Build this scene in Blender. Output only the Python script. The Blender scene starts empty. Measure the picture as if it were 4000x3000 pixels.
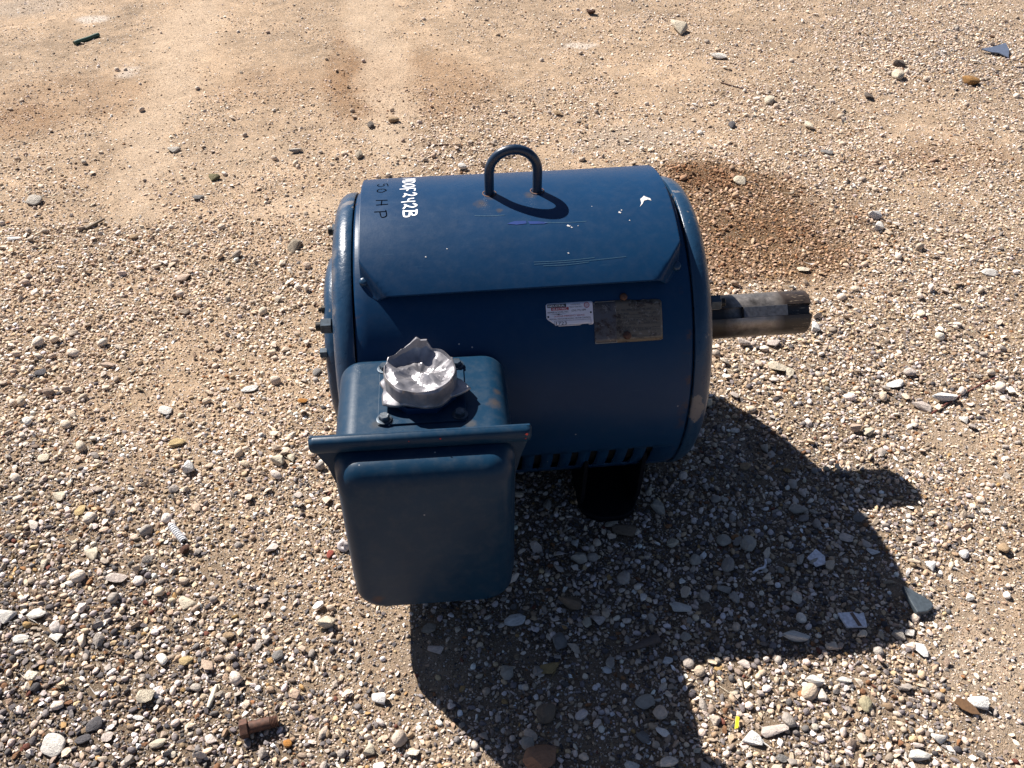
import bpy, bmesh, math, random
import numpy as np
from mathutils import Vector, Matrix, Euler
random.seed(7); rng = np.random.default_rng(11)
R_ = math.radians
sc = bpy.context.scene
col = sc.collection

# ------------------------------------------------------------------ camera
cd = bpy.data.cameras.new('camera'); cam = bpy.data.objects.new('camera', cd); col.objects.link(cam)
fw = Vector((0.06997573, 0.75491583, -0.65207782)).normalized()
up = Vector((0.05437686, 0.64982166, 0.75813915))
rt = fw.cross(up).normalized(); up = rt.cross(fw).normalized()
M = Matrix((rt, up, -fw)).transposed().to_4x4(); M.translation = Vector((-0.12703837, -1.36983909, 1.32386217))
cam.matrix_world = M
cd.lens = 31.0416; cd.sensor_width = 36; cd.clip_start = .05; cd.clip_end = 500
sc.camera = cam
# ------------------------------------------------------------------ world and sun
SKY = 0.050; SUN = 5.0; EXPO = 1.22
w = bpy.data.worlds.new('World'); sc.world = w; w.use_nodes = True
nt = w.node_tree; nt.nodes.clear()
sky = nt.nodes.new('ShaderNodeTexSky'); sky.sky_type = 'NISHITA'; sky.sun_disc = False
sky.sun_elevation = R_(44.4); sky.sun_rotation = R_(318.7); sky.air_density = .5; sky.dust_density = .5; sky.ozone_density = .5
bg = nt.nodes.new('ShaderNodeBackground'); bg.inputs[1].default_value = SKY
wo = nt.nodes.new('ShaderNodeOutputWorld')
nt.links.new(sky.outputs[0], bg.inputs[0]); nt.links.new(bg.outputs[0], wo.inputs[0])
sl = bpy.data.lights.new('sun', 'SUN'); sun = bpy.data.objects.new('sun', sl); col.objects.link(sun)
sl.energy = SUN; sl.angle = R_(.53); sl.color = (1, .945, .87)
sun.rotation_euler = Vector((.675, -.768, -1)).to_track_quat('-Z', 'Y').to_euler()
sun.location = (-3, 3.5, 4.5)
sc.view_settings.view_transform = 'Standard'; sc.view_settings.look = 'None'
sc.view_settings.exposure = EXPO; sc.view_settings.gamma = 1; sc.view_settings.use_curve_mapping = False

# ------------------------------------------------------------------ helpers
def tag(o, label=None, cat=None, group=None, kind=None):
    if label: o['label'] = label
    if cat: o['category'] = cat
    if group: o['group'] = group
    if kind: o['kind'] = kind
    return o
def empty(name, loc=(0, 0, 0)):
    o = bpy.data.objects.new(name, None); o.location = loc; o.empty_display_size = .05; col.objects.link(o); return o
def finish(me, smooth=True, ang=35):
    if smooth:
        for p in me.polygons: p.use_smooth = True
        me.set_sharp_from_angle(angle=R_(ang))
def meshobj(name, me, mat=None, parent=None, smooth=True, ang=35):
    finish(me, smooth, ang)
    if mat:
        me.materials.clear()
        for m in (mat if isinstance(mat, (list, tuple)) else [mat]): me.materials.append(m)
    o = bpy.data.objects.new(name, me); col.objects.link(o)
    if parent: o.parent = parent
    return o
def frombm(name, bm, mat=None, parent=None, smooth=True, ang=35):
    bmesh.ops.recalc_face_normals(bm, faces=bm.faces)
    me = bpy.data.meshes.new(name); bm.to_mesh(me); bm.free()
    return meshobj(name, me, mat, parent, smooth, ang)
def pydata(name, v, f, mat=None, parent=None, smooth=True, ang=35, fix=True):
    bm = bmesh.new(); vs = [bm.verts.new(p) for p in v]
    for q in f:
        try: bm.faces.new([vs[i] for i in q])
        except ValueError: pass
    if fix: return frombm(name, bm, mat, parent, smooth, ang)
    me = bpy.data.meshes.new(name); bm.to_mesh(me); bm.free(); return meshobj(name, me, mat, parent, smooth, ang)
def bevel(o, wd, seg=2, ang=30):
    m = o.modifiers.new('bevel', 'BEVEL'); m.width = wd; m.segments = seg; m.limit_method = 'ANGLE'; m.angle_limit = R_(ang); return o
def solid(o, t, off=-1):
    m = o.modifiers.new('solid', 'SOLIDIFY'); m.thickness = t; m.offset = off; return o

# node helpers
class NT:
    def __init__(s, name):
        s.m = bpy.data.materials.new(name); s.m.use_nodes = True; s.t = s.m.node_tree; s.t.nodes.clear()
        s.out = s.t.nodes.new('ShaderNodeOutputMaterial'); s.b = s.t.nodes.new('ShaderNodeBsdfPrincipled')
        s.t.links.new(s.b.outputs[0], s.out.inputs[0])
    def n(s, typ, **k):
        x = s.t.nodes.new(typ)
        for a, b in k.items(): setattr(x, a, b)
        return x
    def set(s, sock, v):
        if isinstance(v, bpy.types.NodeSocket): s.t.links.new(v, sock)
        elif v is not None:
            if sock.type == 'RGBA' and len(v) == 3: v = (*v, 1)
            sock.default_value = v
    def P(s, name, v): s.set(s.b.inputs[name], v); return s
    def coord(s, w='Object'): return s.n('ShaderNodeTexCoord').outputs[w]
    def noise(s, scale, detail=4, rough=.55, vec=None, dist=0):
        x = s.n('ShaderNodeTexNoise'); x.inputs['Scale'].default_value = scale; x.inputs['Detail'].default_value = detail
        x.inputs['Roughness'].default_value = rough; x.inputs['Distortion'].default_value = dist
        s.set(x.inputs['Vector'], vec or s.coord()); return x.outputs[0]
    def voro(s, scale, vec=None, feat='F1', out=0, rnd=1):
        x = s.n('ShaderNodeTexVoronoi'); x.feature = feat; x.inputs['Scale'].default_value = scale; x.inputs['Randomness'].default_value = rnd
        s.set(x.inputs['Vector'], vec or s.coord()); return x.outputs[out]
    def ramp(s, v, stops, interp='LINEAR'):
        x = s.n('ShaderNodeValToRGB'); s.set(x.inputs[0], v); e = x.color_ramp; e.interpolation = interp
        while len(e.elements) < len(stops): e.elements.new(.5)
        for i, (p, c) in enumerate(stops):
            e.elements[i].position = p
            e.elements[i].color = (c, c, c, 1) if isinstance(c, (int, float)) else (*c, 1)
        return x.outputs[0]
    def mix(s, f, a, b, mode='MIX'):
        x = s.n('ShaderNodeMix'); x.data_type = 'RGBA'; x.blend_type = mode
        s.set(x.inputs[0], f); s.set(x.inputs[6], a); s.set(x.inputs[7], b); return x.outputs[2]
    def math(s, op, a, b=0.5, clamp=False):
        x = s.n('ShaderNodeMath'); x.operation = op; x.use_clamp = clamp; s.set(x.inputs[0], a); s.set(x.inputs[1], b); return x.outputs[0]
    def maprange(s, v, a, b, c=0, d=1):
        x = s.n('ShaderNodeMapRange'); s.set(x.inputs[0], v)
        for i, q in enumerate((a, b, c, d)): x.inputs[i + 1].default_value = q
        return x.outputs[0]
    def scalev(s, vec, sx, sy, sz):
        x = s.n('ShaderNodeMapping'); s.set(x.inputs[0], vec); x.inputs['Scale'].default_value = (sx, sy, sz); return x.outputs[0]
    def bump(s, h, strength=.3, dist=.001, normal=None):
        x = s.n('ShaderNodeBump'); x.inputs['Strength'].default_value = strength; x.inputs['Distance'].default_value = dist
        s.set(x.inputs['Height'], h)
        if normal: s.set(x.inputs['Normal'], normal)
        return x.outputs[0]
    def sep(s, vec):
        x = s.n('ShaderNodeSeparateXYZ'); s.set(x.inputs[0], vec); return x.outputs

def plain(name, c, rough=.6, metal=0, bump=0, scale=200, var=.15):
    q = NT(name); n = q.noise(scale, 5)
    dark = tuple(x * (1 - var * 2) for x in c); light = tuple(min(1, x * (1 + var)) for x in c)
    q.P('Base Color', q.ramp(n, [(.3, dark), (.7, light)])).P('Roughness', rough).P('Metallic', metal)
    if bump: q.P('Normal', q.bump(n, bump, .001))
    return q.m

# ---- blue paint (chips, rust seams, dust, scratches)
def paint(name, base=(.0033, .027, .075), rough=.40, cast=False, xrust=True, dust=.03, stains=()):
    q = NT(name); c = q.coord()
    n1 = q.noise(9, 6, .6, c); n2 = q.noise(55, 6, .65, c); n3 = q.noise(420, 3, .6, c)
    lo = tuple(x * .93 for x in base); hi = tuple(x * 1.06 for x in base)
    k = q.ramp(n1, [(.3, lo), (.7, hi)])
    # greenish overspray / worn areas
    k = q.mix(q.ramp(q.noise(5, 3, .5, q.scalev(c, 1, 1, 2.2)), [(.5, 0), (.8, .2)]), k, (.007, .040, .085))
    # dust film
    k = q.mix(q.math('MULTIPLY', q.ramp(n2, [(.45, 0), (.75, 1)]), dust), k, (.16, .15, .13))
    # long scratches along x
    sv = q.scalev(c, 1.2, 26, 26); s1 = q.noise(14, 2, .5, sv)
    sm = q.math('MULTIPLY', q.ramp(s1, [(.70, 0), (.735, 1), (.75, 0)]), q.ramp(q.noise(7, 2, .5, c), [(.5, 0), (.62, .5)]))
    k = q.mix(sm, k, (.045, .095, .14))
    # bright blue rubs
    k = q.mix(q.ramp(q.noise(3.3, 2, .4, q.scalev(c, 1, 2, 2)), [(.70, 0), (.84, .3)]), k, (.010, .035, .15))
    # pin chips
    v = q.voro(46, c); vr = q.voro(46, c, out=1)
    chip = q.math('MULTIPLY', q.ramp(v, [(.05, 1), (.075, 0)]), q.ramp(q.sep(vr)[0], [(.90, 0), (.92, .8)], 'LINEAR'))
    k = q.mix(chip, k, (.38, .37, .38))
    if cast:
        ch = q.ramp(q.math('ADD', q.noise(13, 5, .65, c), q.math('MULTIPLY', q.noise(70, 3, .6, c), .12)), [(.685, 0), (.70, 1)])
        k = q.mix(ch, k, (.13, .125, .13))
        rs = q.ramp(q.noise(30, 5, .7, c), [(.72, 0), (.80, .35)]); k = q.mix(rs, k, (.05, .035, .03))
    if xrust:
        x = q.math('ABSOLUTE', q.sep(c)[0]); m = q.maprange(x, .2585, .281)
        m = q.math('MULTIPLY', m, q.ramp(q.noise(38, 5, .7, c), [(.56, 0), (.64, .7)])); k = q.mix(m, k, (.07, .04, .025))
    for (sx, sy, sz, sr, sc_) in stains:
        vd = q.n('ShaderNodeVectorMath'); vd.operation = 'DISTANCE'; q.set(vd.inputs[0], c); vd.inputs[1].default_value = (sx, sy, sz)
        near = q.maprange(q.math('ADD', vd.outputs['Value'], q.math('MULTIPLY', q.math('SUBTRACT', q.noise(60, 5, .7, c), .5), sr * 1.6)), sr, sr * .35)
        k = q.mix(q.math('MULTIPLY', near, .5), k, sc_)
    q.P('Base Color', k).P('Roughness', q.ramp(n2, [(.3, rough - .04), (.75, rough + .06)])).P('Specular IOR Level', .16 if not cast else .34)
    hgt = q.math('ADD', q.math('MULTIPLY', n3, .3), n2)
    if cast: hgt = q.math('ADD', hgt, q.math('MULTIPLY', q.noise(28, 4, .6, c), 2.5))
    q.P('Normal', q.bump(hgt, .35 if cast else .12, .002))
    return q.m

RB = (.07, .052, .035)
PAINT = paint('blue_paint', stains=[(-.058, -.03, .578, .014, RB), (-.040, -.012, .579, .012, RB), (.030, -.012, .580, .014, RB), (-.028, -.052, .576, .007, RB)]); CAST = paint('blue_cast_paint', (.010, .036, .078), .30, True, False, .03, [(-.315, -.089, .524, .016, (.15, .145, .15)), (-.314, -.125, .507, .018, (.15, .145, .15)), (-.312, -.175, .47, .010, (.15, .145, .15)), (-.30, .03, .55, .012, (.13, .125, .13))])
BOXP = paint('blue_box_paint', (.0055, .027, .058), .36, False, False, .10, [(-.062, -.375, .428, .015, (.09, .06, .035)), (-.055, -.345, .427, .009, (.08, .055, .035)), (-.26, -.50, .13, .012, (.10, .04, .02)), (-.238, -.41, .431, .012, (.06, .055, .05)), (-.1, -.42, .431, .01, (.08, .07, .06))])
LOOPP = paint('navy_loop_paint', (.005, .019, .046), .30, False, False, .05)
LOOPP.node_tree.nodes['Principled BSDF'].inputs['Specular IOR Level'].default_value = .45
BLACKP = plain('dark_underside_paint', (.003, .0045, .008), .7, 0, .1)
BOLT = plain('painted_bolt', (.035, .055, .08), .38, .35, .3, 90, .3)
DARKSTEEL = plain('oily_dark_steel', (.02, .018, .017), .5, .5, .3, 120, .3)
HOLE = plain('dark_inside', (.006, .006, .007), .8)
RUST = plain('brown_rust', (.085, .036, .022), .75, .1, .5, 160, .3)

def shaft_mat():
    q = NT('machined_shaft'); c = q.coord(); x = q.sep(c)[0]
    n = q.noise(40, 6, .7, c); ns = q.noise(60, 4, .7, q.scalev(c, .6, 5, 5))
    dark = q.ramp(n, [(.3, (.012, .009, .008)), (.7, (.035, .022, .015))])
    met = q.ramp(n, [(.3, (.13, .115, .10)), (.7, (.34, .31, .29))])
    xa = q.math('ADD', x, q.math('MULTIPLY', q.math('SUBTRACT', n, .5), .03))
    band = q.math('MULTIPLY', q.maprange(xa, .410, .440), q.maprange(xa, .530, .505))
    k = q.mix(band, dark, met)
    end = q.maprange(x, .535, .545)
    k = q.mix(q.math('MULTIPLY', end, q.ramp(ns, [(.60, 0), (.66, .8)])), k, (.35, .28, .2))
    st = q.ramp(q.noise(14, 5, .7, c), [(.5, 0), (.66, .75)]); k = q.mix(st, k, (.05, .03, .018))
    q.P('Base Color', k).P('Metallic', q.math('MULTIPLY', band, .85)).P('Roughness', q.ramp(n, [(.3, .32), (.7, .55)]))
    q.P('Normal', q.bump(q.math('ADD', ns, n), .25, .001)); return q.m
SHAFT = shaft_mat()
KEYM = plain('key_steel', (.17, .17, .18), .42, .75, .25, 150, .2)

def tape_mat():
    q = NT('silver_duct_tape'); c = q.coord()
    weave = q.math('ADD', q.math('SINE', q.math('MULTIPLY', q.sep(c)[0], 3200)), q.math('SINE', q.math('MULTIPLY', q.sep(c)[1], 3200)))
    n = q.noise(60, 5, .6, c)
    q.P('Base Color', q.ramp(n, [(.3, (.20, .195, .21)), (.7, (.29, .28, .30))])).P('Metallic', .55).P('Roughness', q.ramp(n, [(.3, .3), (.7, .45)]))
    q.P('Normal', q.bump(q.math('ADD', q.math('MULTIPLY', weave, .06), n), .2, .001)); return q.m
TAPE = tape_mat()

def plate_mat():
    q = NT('tarnished_nameplate'); c = q.coord(); x, y, z = q.sep(c)
    n = q.noise(45, 6, .7, c)
    left = q.maprange(x, .1525, .151)
    k = q.mix(left, (.125, .108, .085), (.075, .075, .088))
    k = q.mix(q.ramp(n, [(.35, 0), (.7, .6)]), k, (.10, .08, .06))
    k = q.mix(q.ramp(q.noise(33, 6, .75, c), [(.52, 0), (.62, 1)]), k, (.03, .016, .012))
    k = q.mix(q.ramp(q.noise(120, 4, .7, c), [(.58, 0), (.64, .6)]), k, (.24, .22, .20))
    q.P('Base Color', k).P('Roughness', .45).P('Metallic', .35).P('Normal', q.bump(n, .3, .001)); return q.m
PLATE = plate_mat()
WHITE = plain('white_label_film', (.60, .59, .66), .4, 0, 0, 30, .03)
INK = plain('black_ink', (.012, .012, .016), .5); REDINK = plain('red_ink', (.32, .015, .03), .5)
WHITEINK = plain('white_ink', (.82, .83, .86), .45, 0, 0, 90, .03); MARKER = plain('black_marker', (.0015, .0015, .003), .8); MARKER.node_tree.nodes['Principled BSDF'].inputs['Specular IOR Level'].default_value = 0; BLACKP.node_tree.nodes['Principled BSDF'].inputs['Specular IOR Level'].default_value = .1
CHIPM = plain('bare_primer_chip', (.55, .53, .52), .6, 0, .2); RUB = plain('bright_blue_rub', (.004, .028, .15), .4, 0, 0, 60, .1)
PALESCR = plain('pale_scratch', (.04, .10, .15), .5)

# ------------------------------------------------------------------ ground
GRID = [(-2.1,3.07,0.15,0.1,7),(-1.51,3.02,0.12,0,7),(-0.93,2.98,0.12,0,7),(-0.34,2.94,0.1,0,7),(0.26,2.89,0.22,0.1,8),(0.85,2.85,0.3,0.1,8),(1.45,2.8,0.35,0.1,8),(2.05,2.76,0.4,0.2,9),(2.65,2.71,0.35,0.3,9),(-1.83,2.26,0.12,0.1,7),(-1.33,2.22,0.12,0,7),(-0.82,2.18,0.1,0,7),(-0.32,2.14,0.12,0,7),(0.19,2.11,0.18,0,7),(0.7,2.07,0.25,0,8),(1.21,2.03,0.35,0.1,8),(1.61,2,0.5,0.1,9),(1.97,1.97,0.75,0.3,9),(2.23,1.95,0.7,0.3,9),(-1.62,1.66,0.25,0,8),(-1.19,1.62,0.22,0,8),(-0.75,1.59,0.25,0,8),(-0.31,1.55,0.3,0,8),(-0,1.47,0.7,0,9),(0.4,1.5,0.35,0,8),(0.76,1.47,0.3,0.1,8),(1.22,1.77,0.6,0.1,9),(1.47,1.41,0.3,0.1,8),(1.92,1.38,0.45,0.2,8),(-1.47,1.19,0.35,0,8),(-1.08,1.16,0.2,0,8),(-0.83,1.06,0.3,0,8),(-0.57,1.12,0.3,0,8),(0.28,1.27,0.4,0.1,8),(0.7,1.07,0.9,0.1,9),(1.04,0.99,0.75,0.1,9),(1.29,1.31,0.7,0.1,9),(1.44,0.96,0.4,0.1,8),(1.67,0.94,0.7,0.2,8),(-1.34,0.82,0.8,0,9),(-1.01,0.86,0.8,0,9),(-0.64,0.76,0.85,0,9),(0.7,0.65,0.9,0,9),(0.9,0.51,0.5,0,8),(1.15,0.68,0.85,0.1,9),(1.48,0.59,0.75,0.2,8),(-1.24,0.51,0.85,0,9),(-0.92,0.49,0.8,0,9),(-0.6,0.46,0.8,0,9),(0.81,0.34,0.75,0.3,9),(1.07,0.32,0.9,0.3,9),(1.26,0.31,0.75,0.2,8),(-1.15,0.26,0.9,0.1,10),(-0.86,0.24,0.75,0,9),(-0.75,0.27,0.5,0,8),(-0.58,0.26,0.5,0,9),(-0.47,0.35,0.6,0,9),(0.6,0.11,1,0.2,10),(0.9,0.09,0.95,0.4,10),(1.19,0.06,0.9,0.4,10),(-1.07,0.01,0.9,0.3,9),(-0.81,0.02,0.8,0.1,9),(-0.54,-0.04,0.8,0.1,9),(0.48,-0.09,0.9,0.5,10),(0.7,-0.1,0.95,0.4,10),(0.96,-0.1,0.45,0.1,7),(1.08,-0.14,0.6,0.2,8),(-1.01,-0.17,0.9,0.5,9),(-0.76,-0.19,0.85,0.4,9),(-0.51,-0.24,0.7,0.2,7),(-0.4,-0.16,0.9,0.3,8),(0.17,-0.3,1,0.6,9),(0.46,-0.16,0.6,0.5,9),(0.62,-0.31,1,0.5,10),(0.81,-0.36,0.95,0.5,10),(0.97,-0.34,0.8,0.4,9),(-0.96,-0.32,0.95,0.7,10),(-0.73,-0.34,0.9,0.5,10),(-0.5,-0.36,0.75,0.3,8),(-0.34,-0.38,0.8,0.2,7),(0.01,-0.41,1,0.6,9),(0.19,-0.45,0.85,0.6,10),(0.42,-0.47,0.9,0.6,10),(0.6,-0.49,1,0.6,10),(0.75,-0.52,0.6,0.4,7),(0.89,-0.48,0.5,0.3,6),(-0.9,-0.49,1,0.8,10),(-0.7,-0.48,1,0.7,10),(-0.48,-0.5,0.9,0.6,10),(-0.33,-0.56,0.65,0.4,8),(-0.22,-0.52,0.45,0.3,6),(-0.04,-0.51,1,0.6,10),(0.1,-0.58,0.6,0.4,8),(0.24,-0.63,1,0.5,11),(0.45,-0.65,1,0.5,11),(0.59,-0.61,0.8,0.5,9),(0.73,-0.6,0.25,0.2,5),(0.81,-0.63,0.3,0.2,6),(-0.84,-0.67,1,0.9,10),(-0.65,-0.68,0.9,0.8,10),(-0.46,-0.68,1,0.8,10),(-0.3,-0.65,0.85,0.5,9),(-0.2,-0.66,0.6,0.4,8),(-0.06,-0.71,0.8,0.6,9),(0.13,-0.73,0.75,0.5,9),(0.26,-0.72,0.8,0.4,10),(0.4,-0.77,0.9,0.6,10),(0.56,-0.79,0.85,0.5,10),(0.72,-0.8,0.45,0.4,8)]
PATCH = [(-0.39, 1.94, 0.126, 0.374, 0.6, 'brown'), (-0.14, 1.92, 0.252, 0.372, 0.5, 'brown'), (-0.7, 1.97, 0.29, 0.2, 0.3, 'brown'), (-1.44, 1.91, 0.375, 0.222, 0.35, 'brown'), (-1.57, 1.7, 0.177, 0.135, 0.5, 'brown'), (-0.49, 2.16, 0.061, 0.438, 0.5, 'brown'), (0.75, 0.96, 0.258, 0.275, 1.0, 'damp'), (0.82, 0.69, 0.239, 0.167, 1.0, 'damp'), (0.61, 0.63, 0.085, 0.21, 0.8, 'damp'), (1.05, 0.79, 0.15, 0.166, 0.5, 'damp'), (0.67, 1.1, 0.13, 0.103, 1.0, 'damp'), (1.36, 1.15, 0.251, 0.114, 0.3, 'brown'), (1.6, 1.21, 0.214, 0.141, 0.35, 'brown'), (-1.16, 2.56, 0.152, 0.552, 0.6, 'pale'), (-1.11, 1.83, 0.121, 0.405, 0.6, 'pale'), (-1.07, 1.33, 0.098, 0.241, 0.6, 'pale'), (-1.03, 1.03, 0.083, 0.142, 0.6, 'pale'), (-0.39, 2.69, 0.125, 0.442, 0.6, 'pale'), (-0.32, 2.12, 0.111, 0.404, 0.65, 'pale'), (-0.28, 1.66, 0.109, 0.283, 0.65, 'pale'), (-0.26, 1.34, 0.101, 0.167, 0.6, 'pale'), (-0.54, 1.01, 0.152, 0.092, 0.5, 'pale'), (-0.8, 1.36, 0.25, 0.206, 0.3, 'pale'), (-1.6, 2.77, 0.056, 0.056, 0.9, 'chalk'), (0.48, 2.32, 0.091, 0.048, 0.9, 'chalk'), (-1.32, 2.12, 0.049, 0.038, 0.6, 'chalk'), (0.57, 1.44, 0.194, 0.091, 0.5, 'greyd'), (0.43, 1.38, 0.13, 0.068, 0.4, 'greyd'), (1.19, 1.61, 0.121, 0.093, 0.3, 'greyd'), (-1.95, 2.95, 0.23, 0.152, 0.5, 'greyd'), (0.46, -0.06, 0.066, 0.064, 0.7, 'chalk'), (0.47, -0.14, 0.048, 0.045, 0.6, 'chalk'), (0.71, -0.15, 0.032, 0.015, 0.6, 'chalk'), (0.96, -0.1, 0.11, 0.051, 0.5, 'pale'), (0.74, -0.63, 0.13, 0.131, 0.35, 'greyd'), (-0.21, -0.53, 0.035, 0.064, 0.3, 'greyd')]  # two upper-left pale lanes are glare painted into the soil; other entries are dirt
gp = np.array(GRID)
def lattice(seed):
    r = np.random.default_rng(seed); return r.random((256, 256))
LAT = [lattice(i) for i in range(6)]
def vnoise(x, y, s, k=0):
    x = np.asarray(x) * s + 1000.3; y = np.asarray(y) * s + 1000.7
    xi = np.floor(x).astype(int); yi = np.floor(y).astype(int); fx = x - xi; fy = y - yi
    fx = fx * fx * (3 - 2 * fx); fy = fy * fy * (3 - 2 * fy); L = LAT[k]
    a = L[xi % 256, yi % 256]; b = L[(xi + 1) % 256, yi % 256]; c = L[xi % 256, (yi + 1) % 256]; d = L[(xi + 1) % 256, (yi + 1) % 256]
    return (a * (1 - fx) + b * fx) * (1 - fy) + (c * (1 - fx) + d * fx) * fy - .5
def height(x, y):
    h = .016 * vnoise(x, y, 1.3, 0) + .010 * vnoise(x, y, 3.7, 1) + .006 * vnoise(x, y, 11, 2) + .0035 * vnoise(x, y, 33, 3)
    keep = np.clip((np.hypot(x, (y - .0) * 1.0) - .35) / .5, 0, 1) * .8 + .2   # level under the motor
    return h * keep - .002
def field(x, y):
    x = np.asarray(x); y = np.asarray(y); out = []
    d2 = (x[:, None] - gp[None, :, 0]) ** 2 + (y[:, None] - gp[None, :, 1]) ** 2
    wgt = 1 / (d2 + .012) ** 1.6; wgt /= wgt.sum(1, keepdims=True)
    return wgt @ gp[:, 2], wgt @ gp[:, 3], wgt @ gp[:, 4]
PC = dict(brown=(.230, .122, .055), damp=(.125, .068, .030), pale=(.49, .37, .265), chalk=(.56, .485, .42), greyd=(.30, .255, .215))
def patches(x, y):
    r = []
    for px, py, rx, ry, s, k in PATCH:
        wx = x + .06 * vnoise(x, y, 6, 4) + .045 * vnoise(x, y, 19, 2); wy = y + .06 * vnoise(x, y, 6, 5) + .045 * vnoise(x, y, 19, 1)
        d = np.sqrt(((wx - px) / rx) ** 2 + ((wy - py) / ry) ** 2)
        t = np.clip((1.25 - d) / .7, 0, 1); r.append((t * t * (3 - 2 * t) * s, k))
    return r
def dirtcolor(x, y, D, G):
    base = np.empty((len(x), 3)); tan = np.array((.40, .285, .190)); gry = np.array((.275, .215, .165))
    g = np.clip(G * 1.1, 0, 1)[:, None]; base[:] = tan * (1 - g) + gry * g
    base *= (1 + .28 * vnoise(x, y, 2.2, 3) + .30 * vnoise(x, y, 9, 4) + .34 * vnoise(x, y, 31, 5) + .3 * vnoise(x, y, 58, 1))[:, None]
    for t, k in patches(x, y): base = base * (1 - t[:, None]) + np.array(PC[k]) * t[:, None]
    dk = (np.clip(D, 0, 1) ** 1.5 * (.22 + .68 * np.clip(G * 1.5, 0, 1)))[:, None]      # shade in the gaps between close-packed stones, painted into the dirt
    return base * (1 - dk) + np.array((.105, .075, .050)) * dk

def axis(lo, hi, step, far):
    a = list(np.arange(lo, hi + step / 2, step)); s = step; p = a[-1]
    while p < far: s *= 1.45; p += s; a.append(p)
    s = step; p = a[0]
    while p > -far: s *= 1.45; p -= s; a.insert(0, p)
    return np.array(a)
xs = axis(-2.5, 3.0, .017, 60); ys = axis(-1.1, 3.4, .017, 60)
X, Y = np.meshgrid(xs, ys); X = X.ravel(); Y = Y.ravel()
nearm = (X > -3) & (X < 3.6) & (Y > -1.6) & (Y < 4)
Dg = np.full(len(X), .3); Gg = np.full(len(X), .15); Sg = np.full(len(X), 8.)
ii = np.where(nearm)[0]
for a in np.array_split(ii, 30): Dg[a], Gg[a], Sg[a] = field(X[a], Y[a])
Z = height(X, Y)
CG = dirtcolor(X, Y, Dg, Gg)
farw = np.clip(np.maximum.reduce([-2.4 - X, X - 2.9, -1.0 - Y, Y - 3.3]) / .35, 0, 1)[:, None]
CG = CG * (1 - farw) + np.array((.35, .26, .18)) * farw
nx, ny = len(xs), len(ys)
me = bpy.data.meshes.new('ground'); me.vertices.add(nx * ny); me.vertices.foreach_set('co', np.stack([X, Y, Z], 1).ravel())
i, j = np.meshgrid(np.arange(nx - 1), np.arange(ny - 1)); a = (j * nx + i).ravel()
quads = np.stack([a, a + 1, a + 1 + nx, a + nx], 1).ravel()
nf = len(quads) // 4; me.loops.add(nf * 4); me.polygons.add(nf)
me.loops.foreach_set('vertex_index', quads); me.polygons.foreach_set('loop_start', np.arange(nf) * 4); me.polygons.foreach_set('loop_total', np.full(nf, 4))
me.update(calc_edges=True); me.polygons.foreach_set('use_smooth', np.ones(nf, bool))
at = me.attributes.new('soil', 'FLOAT_COLOR', 'POINT'); at.data.foreach_set('color', np.concatenate([CG, Dg[:, None]], 1).ravel())
def ground_mat():
    q = NT('dirt_with_grit'); c = q.coord(); at = q.n('ShaderNodeAttribute'); at.attribute_name = 'soil'
    soil = at.outputs['Color']
    # two sizes of grit grains
    d1 = q.voro(430, c); r1 = q.sep(q.voro(430, c, out=1)); d2 = q.voro(210, c); r2 = q.sep(q.voro(210, c, out=1)); n = q.noise(90, 6, .7, c)
    fine = q.noise(900, 3, .7, c)
    k = q.mix(1, soil, q.ramp(n, [(.25, .62), (.75, 1.28)]), 'MULTIPLY')
    k = q.mix(.8, k, q.ramp(fine, [(.3, .7), (.7, 1.25)]), 'MULTIPLY')
    g1 = q.ramp(r1[0], [(0, (.10, .075, .055)), (.3, (.30, .21, .13)), (.62, (.37, .28, .19)), (.85, (.48, .42, .34)), (1, (.62, .58, .53))])
    m1 = q.math('MULTIPLY', q.ramp(d1, [(.30, 1), (.50, 0)]), q.ramp(r1[1], [(.50, 0), (.55, .85)]))
    k = q.mix(m1, k, g1)
    g2 = q.ramp(r2[0], [(0, (.16, .12, .09)), (.35, (.31, .23, .15)), (.7, (.47, .39, .31)), (1, (.60, .56, .50))])
    m2 = q.math('MULTIPLY', q.ramp(d2, [(.28, 1), (.40, 0)]), q.ramp(r2[1], [(.72, 0), (.76, .9)]))
    k = q.mix(m2, k, g2)
    hgt = q.math('ADD', q.math('MULTIPLY', m1, .5), q.math('ADD', q.math('MULTIPLY', m2, 1.0), q.math('ADD', q.math('MULTIPLY', n, 1.2), q.math('MULTIPLY', fine, .5))))
    q.P('Base Color', k).P('Roughness', .95).P('Specular IOR Level', .2).P('Normal', q.bump(hgt, 1.0, .0034)); return q.m
ground = meshobj('ground', me, ground_mat(), None, False); tag(ground, kind='structure')

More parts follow.
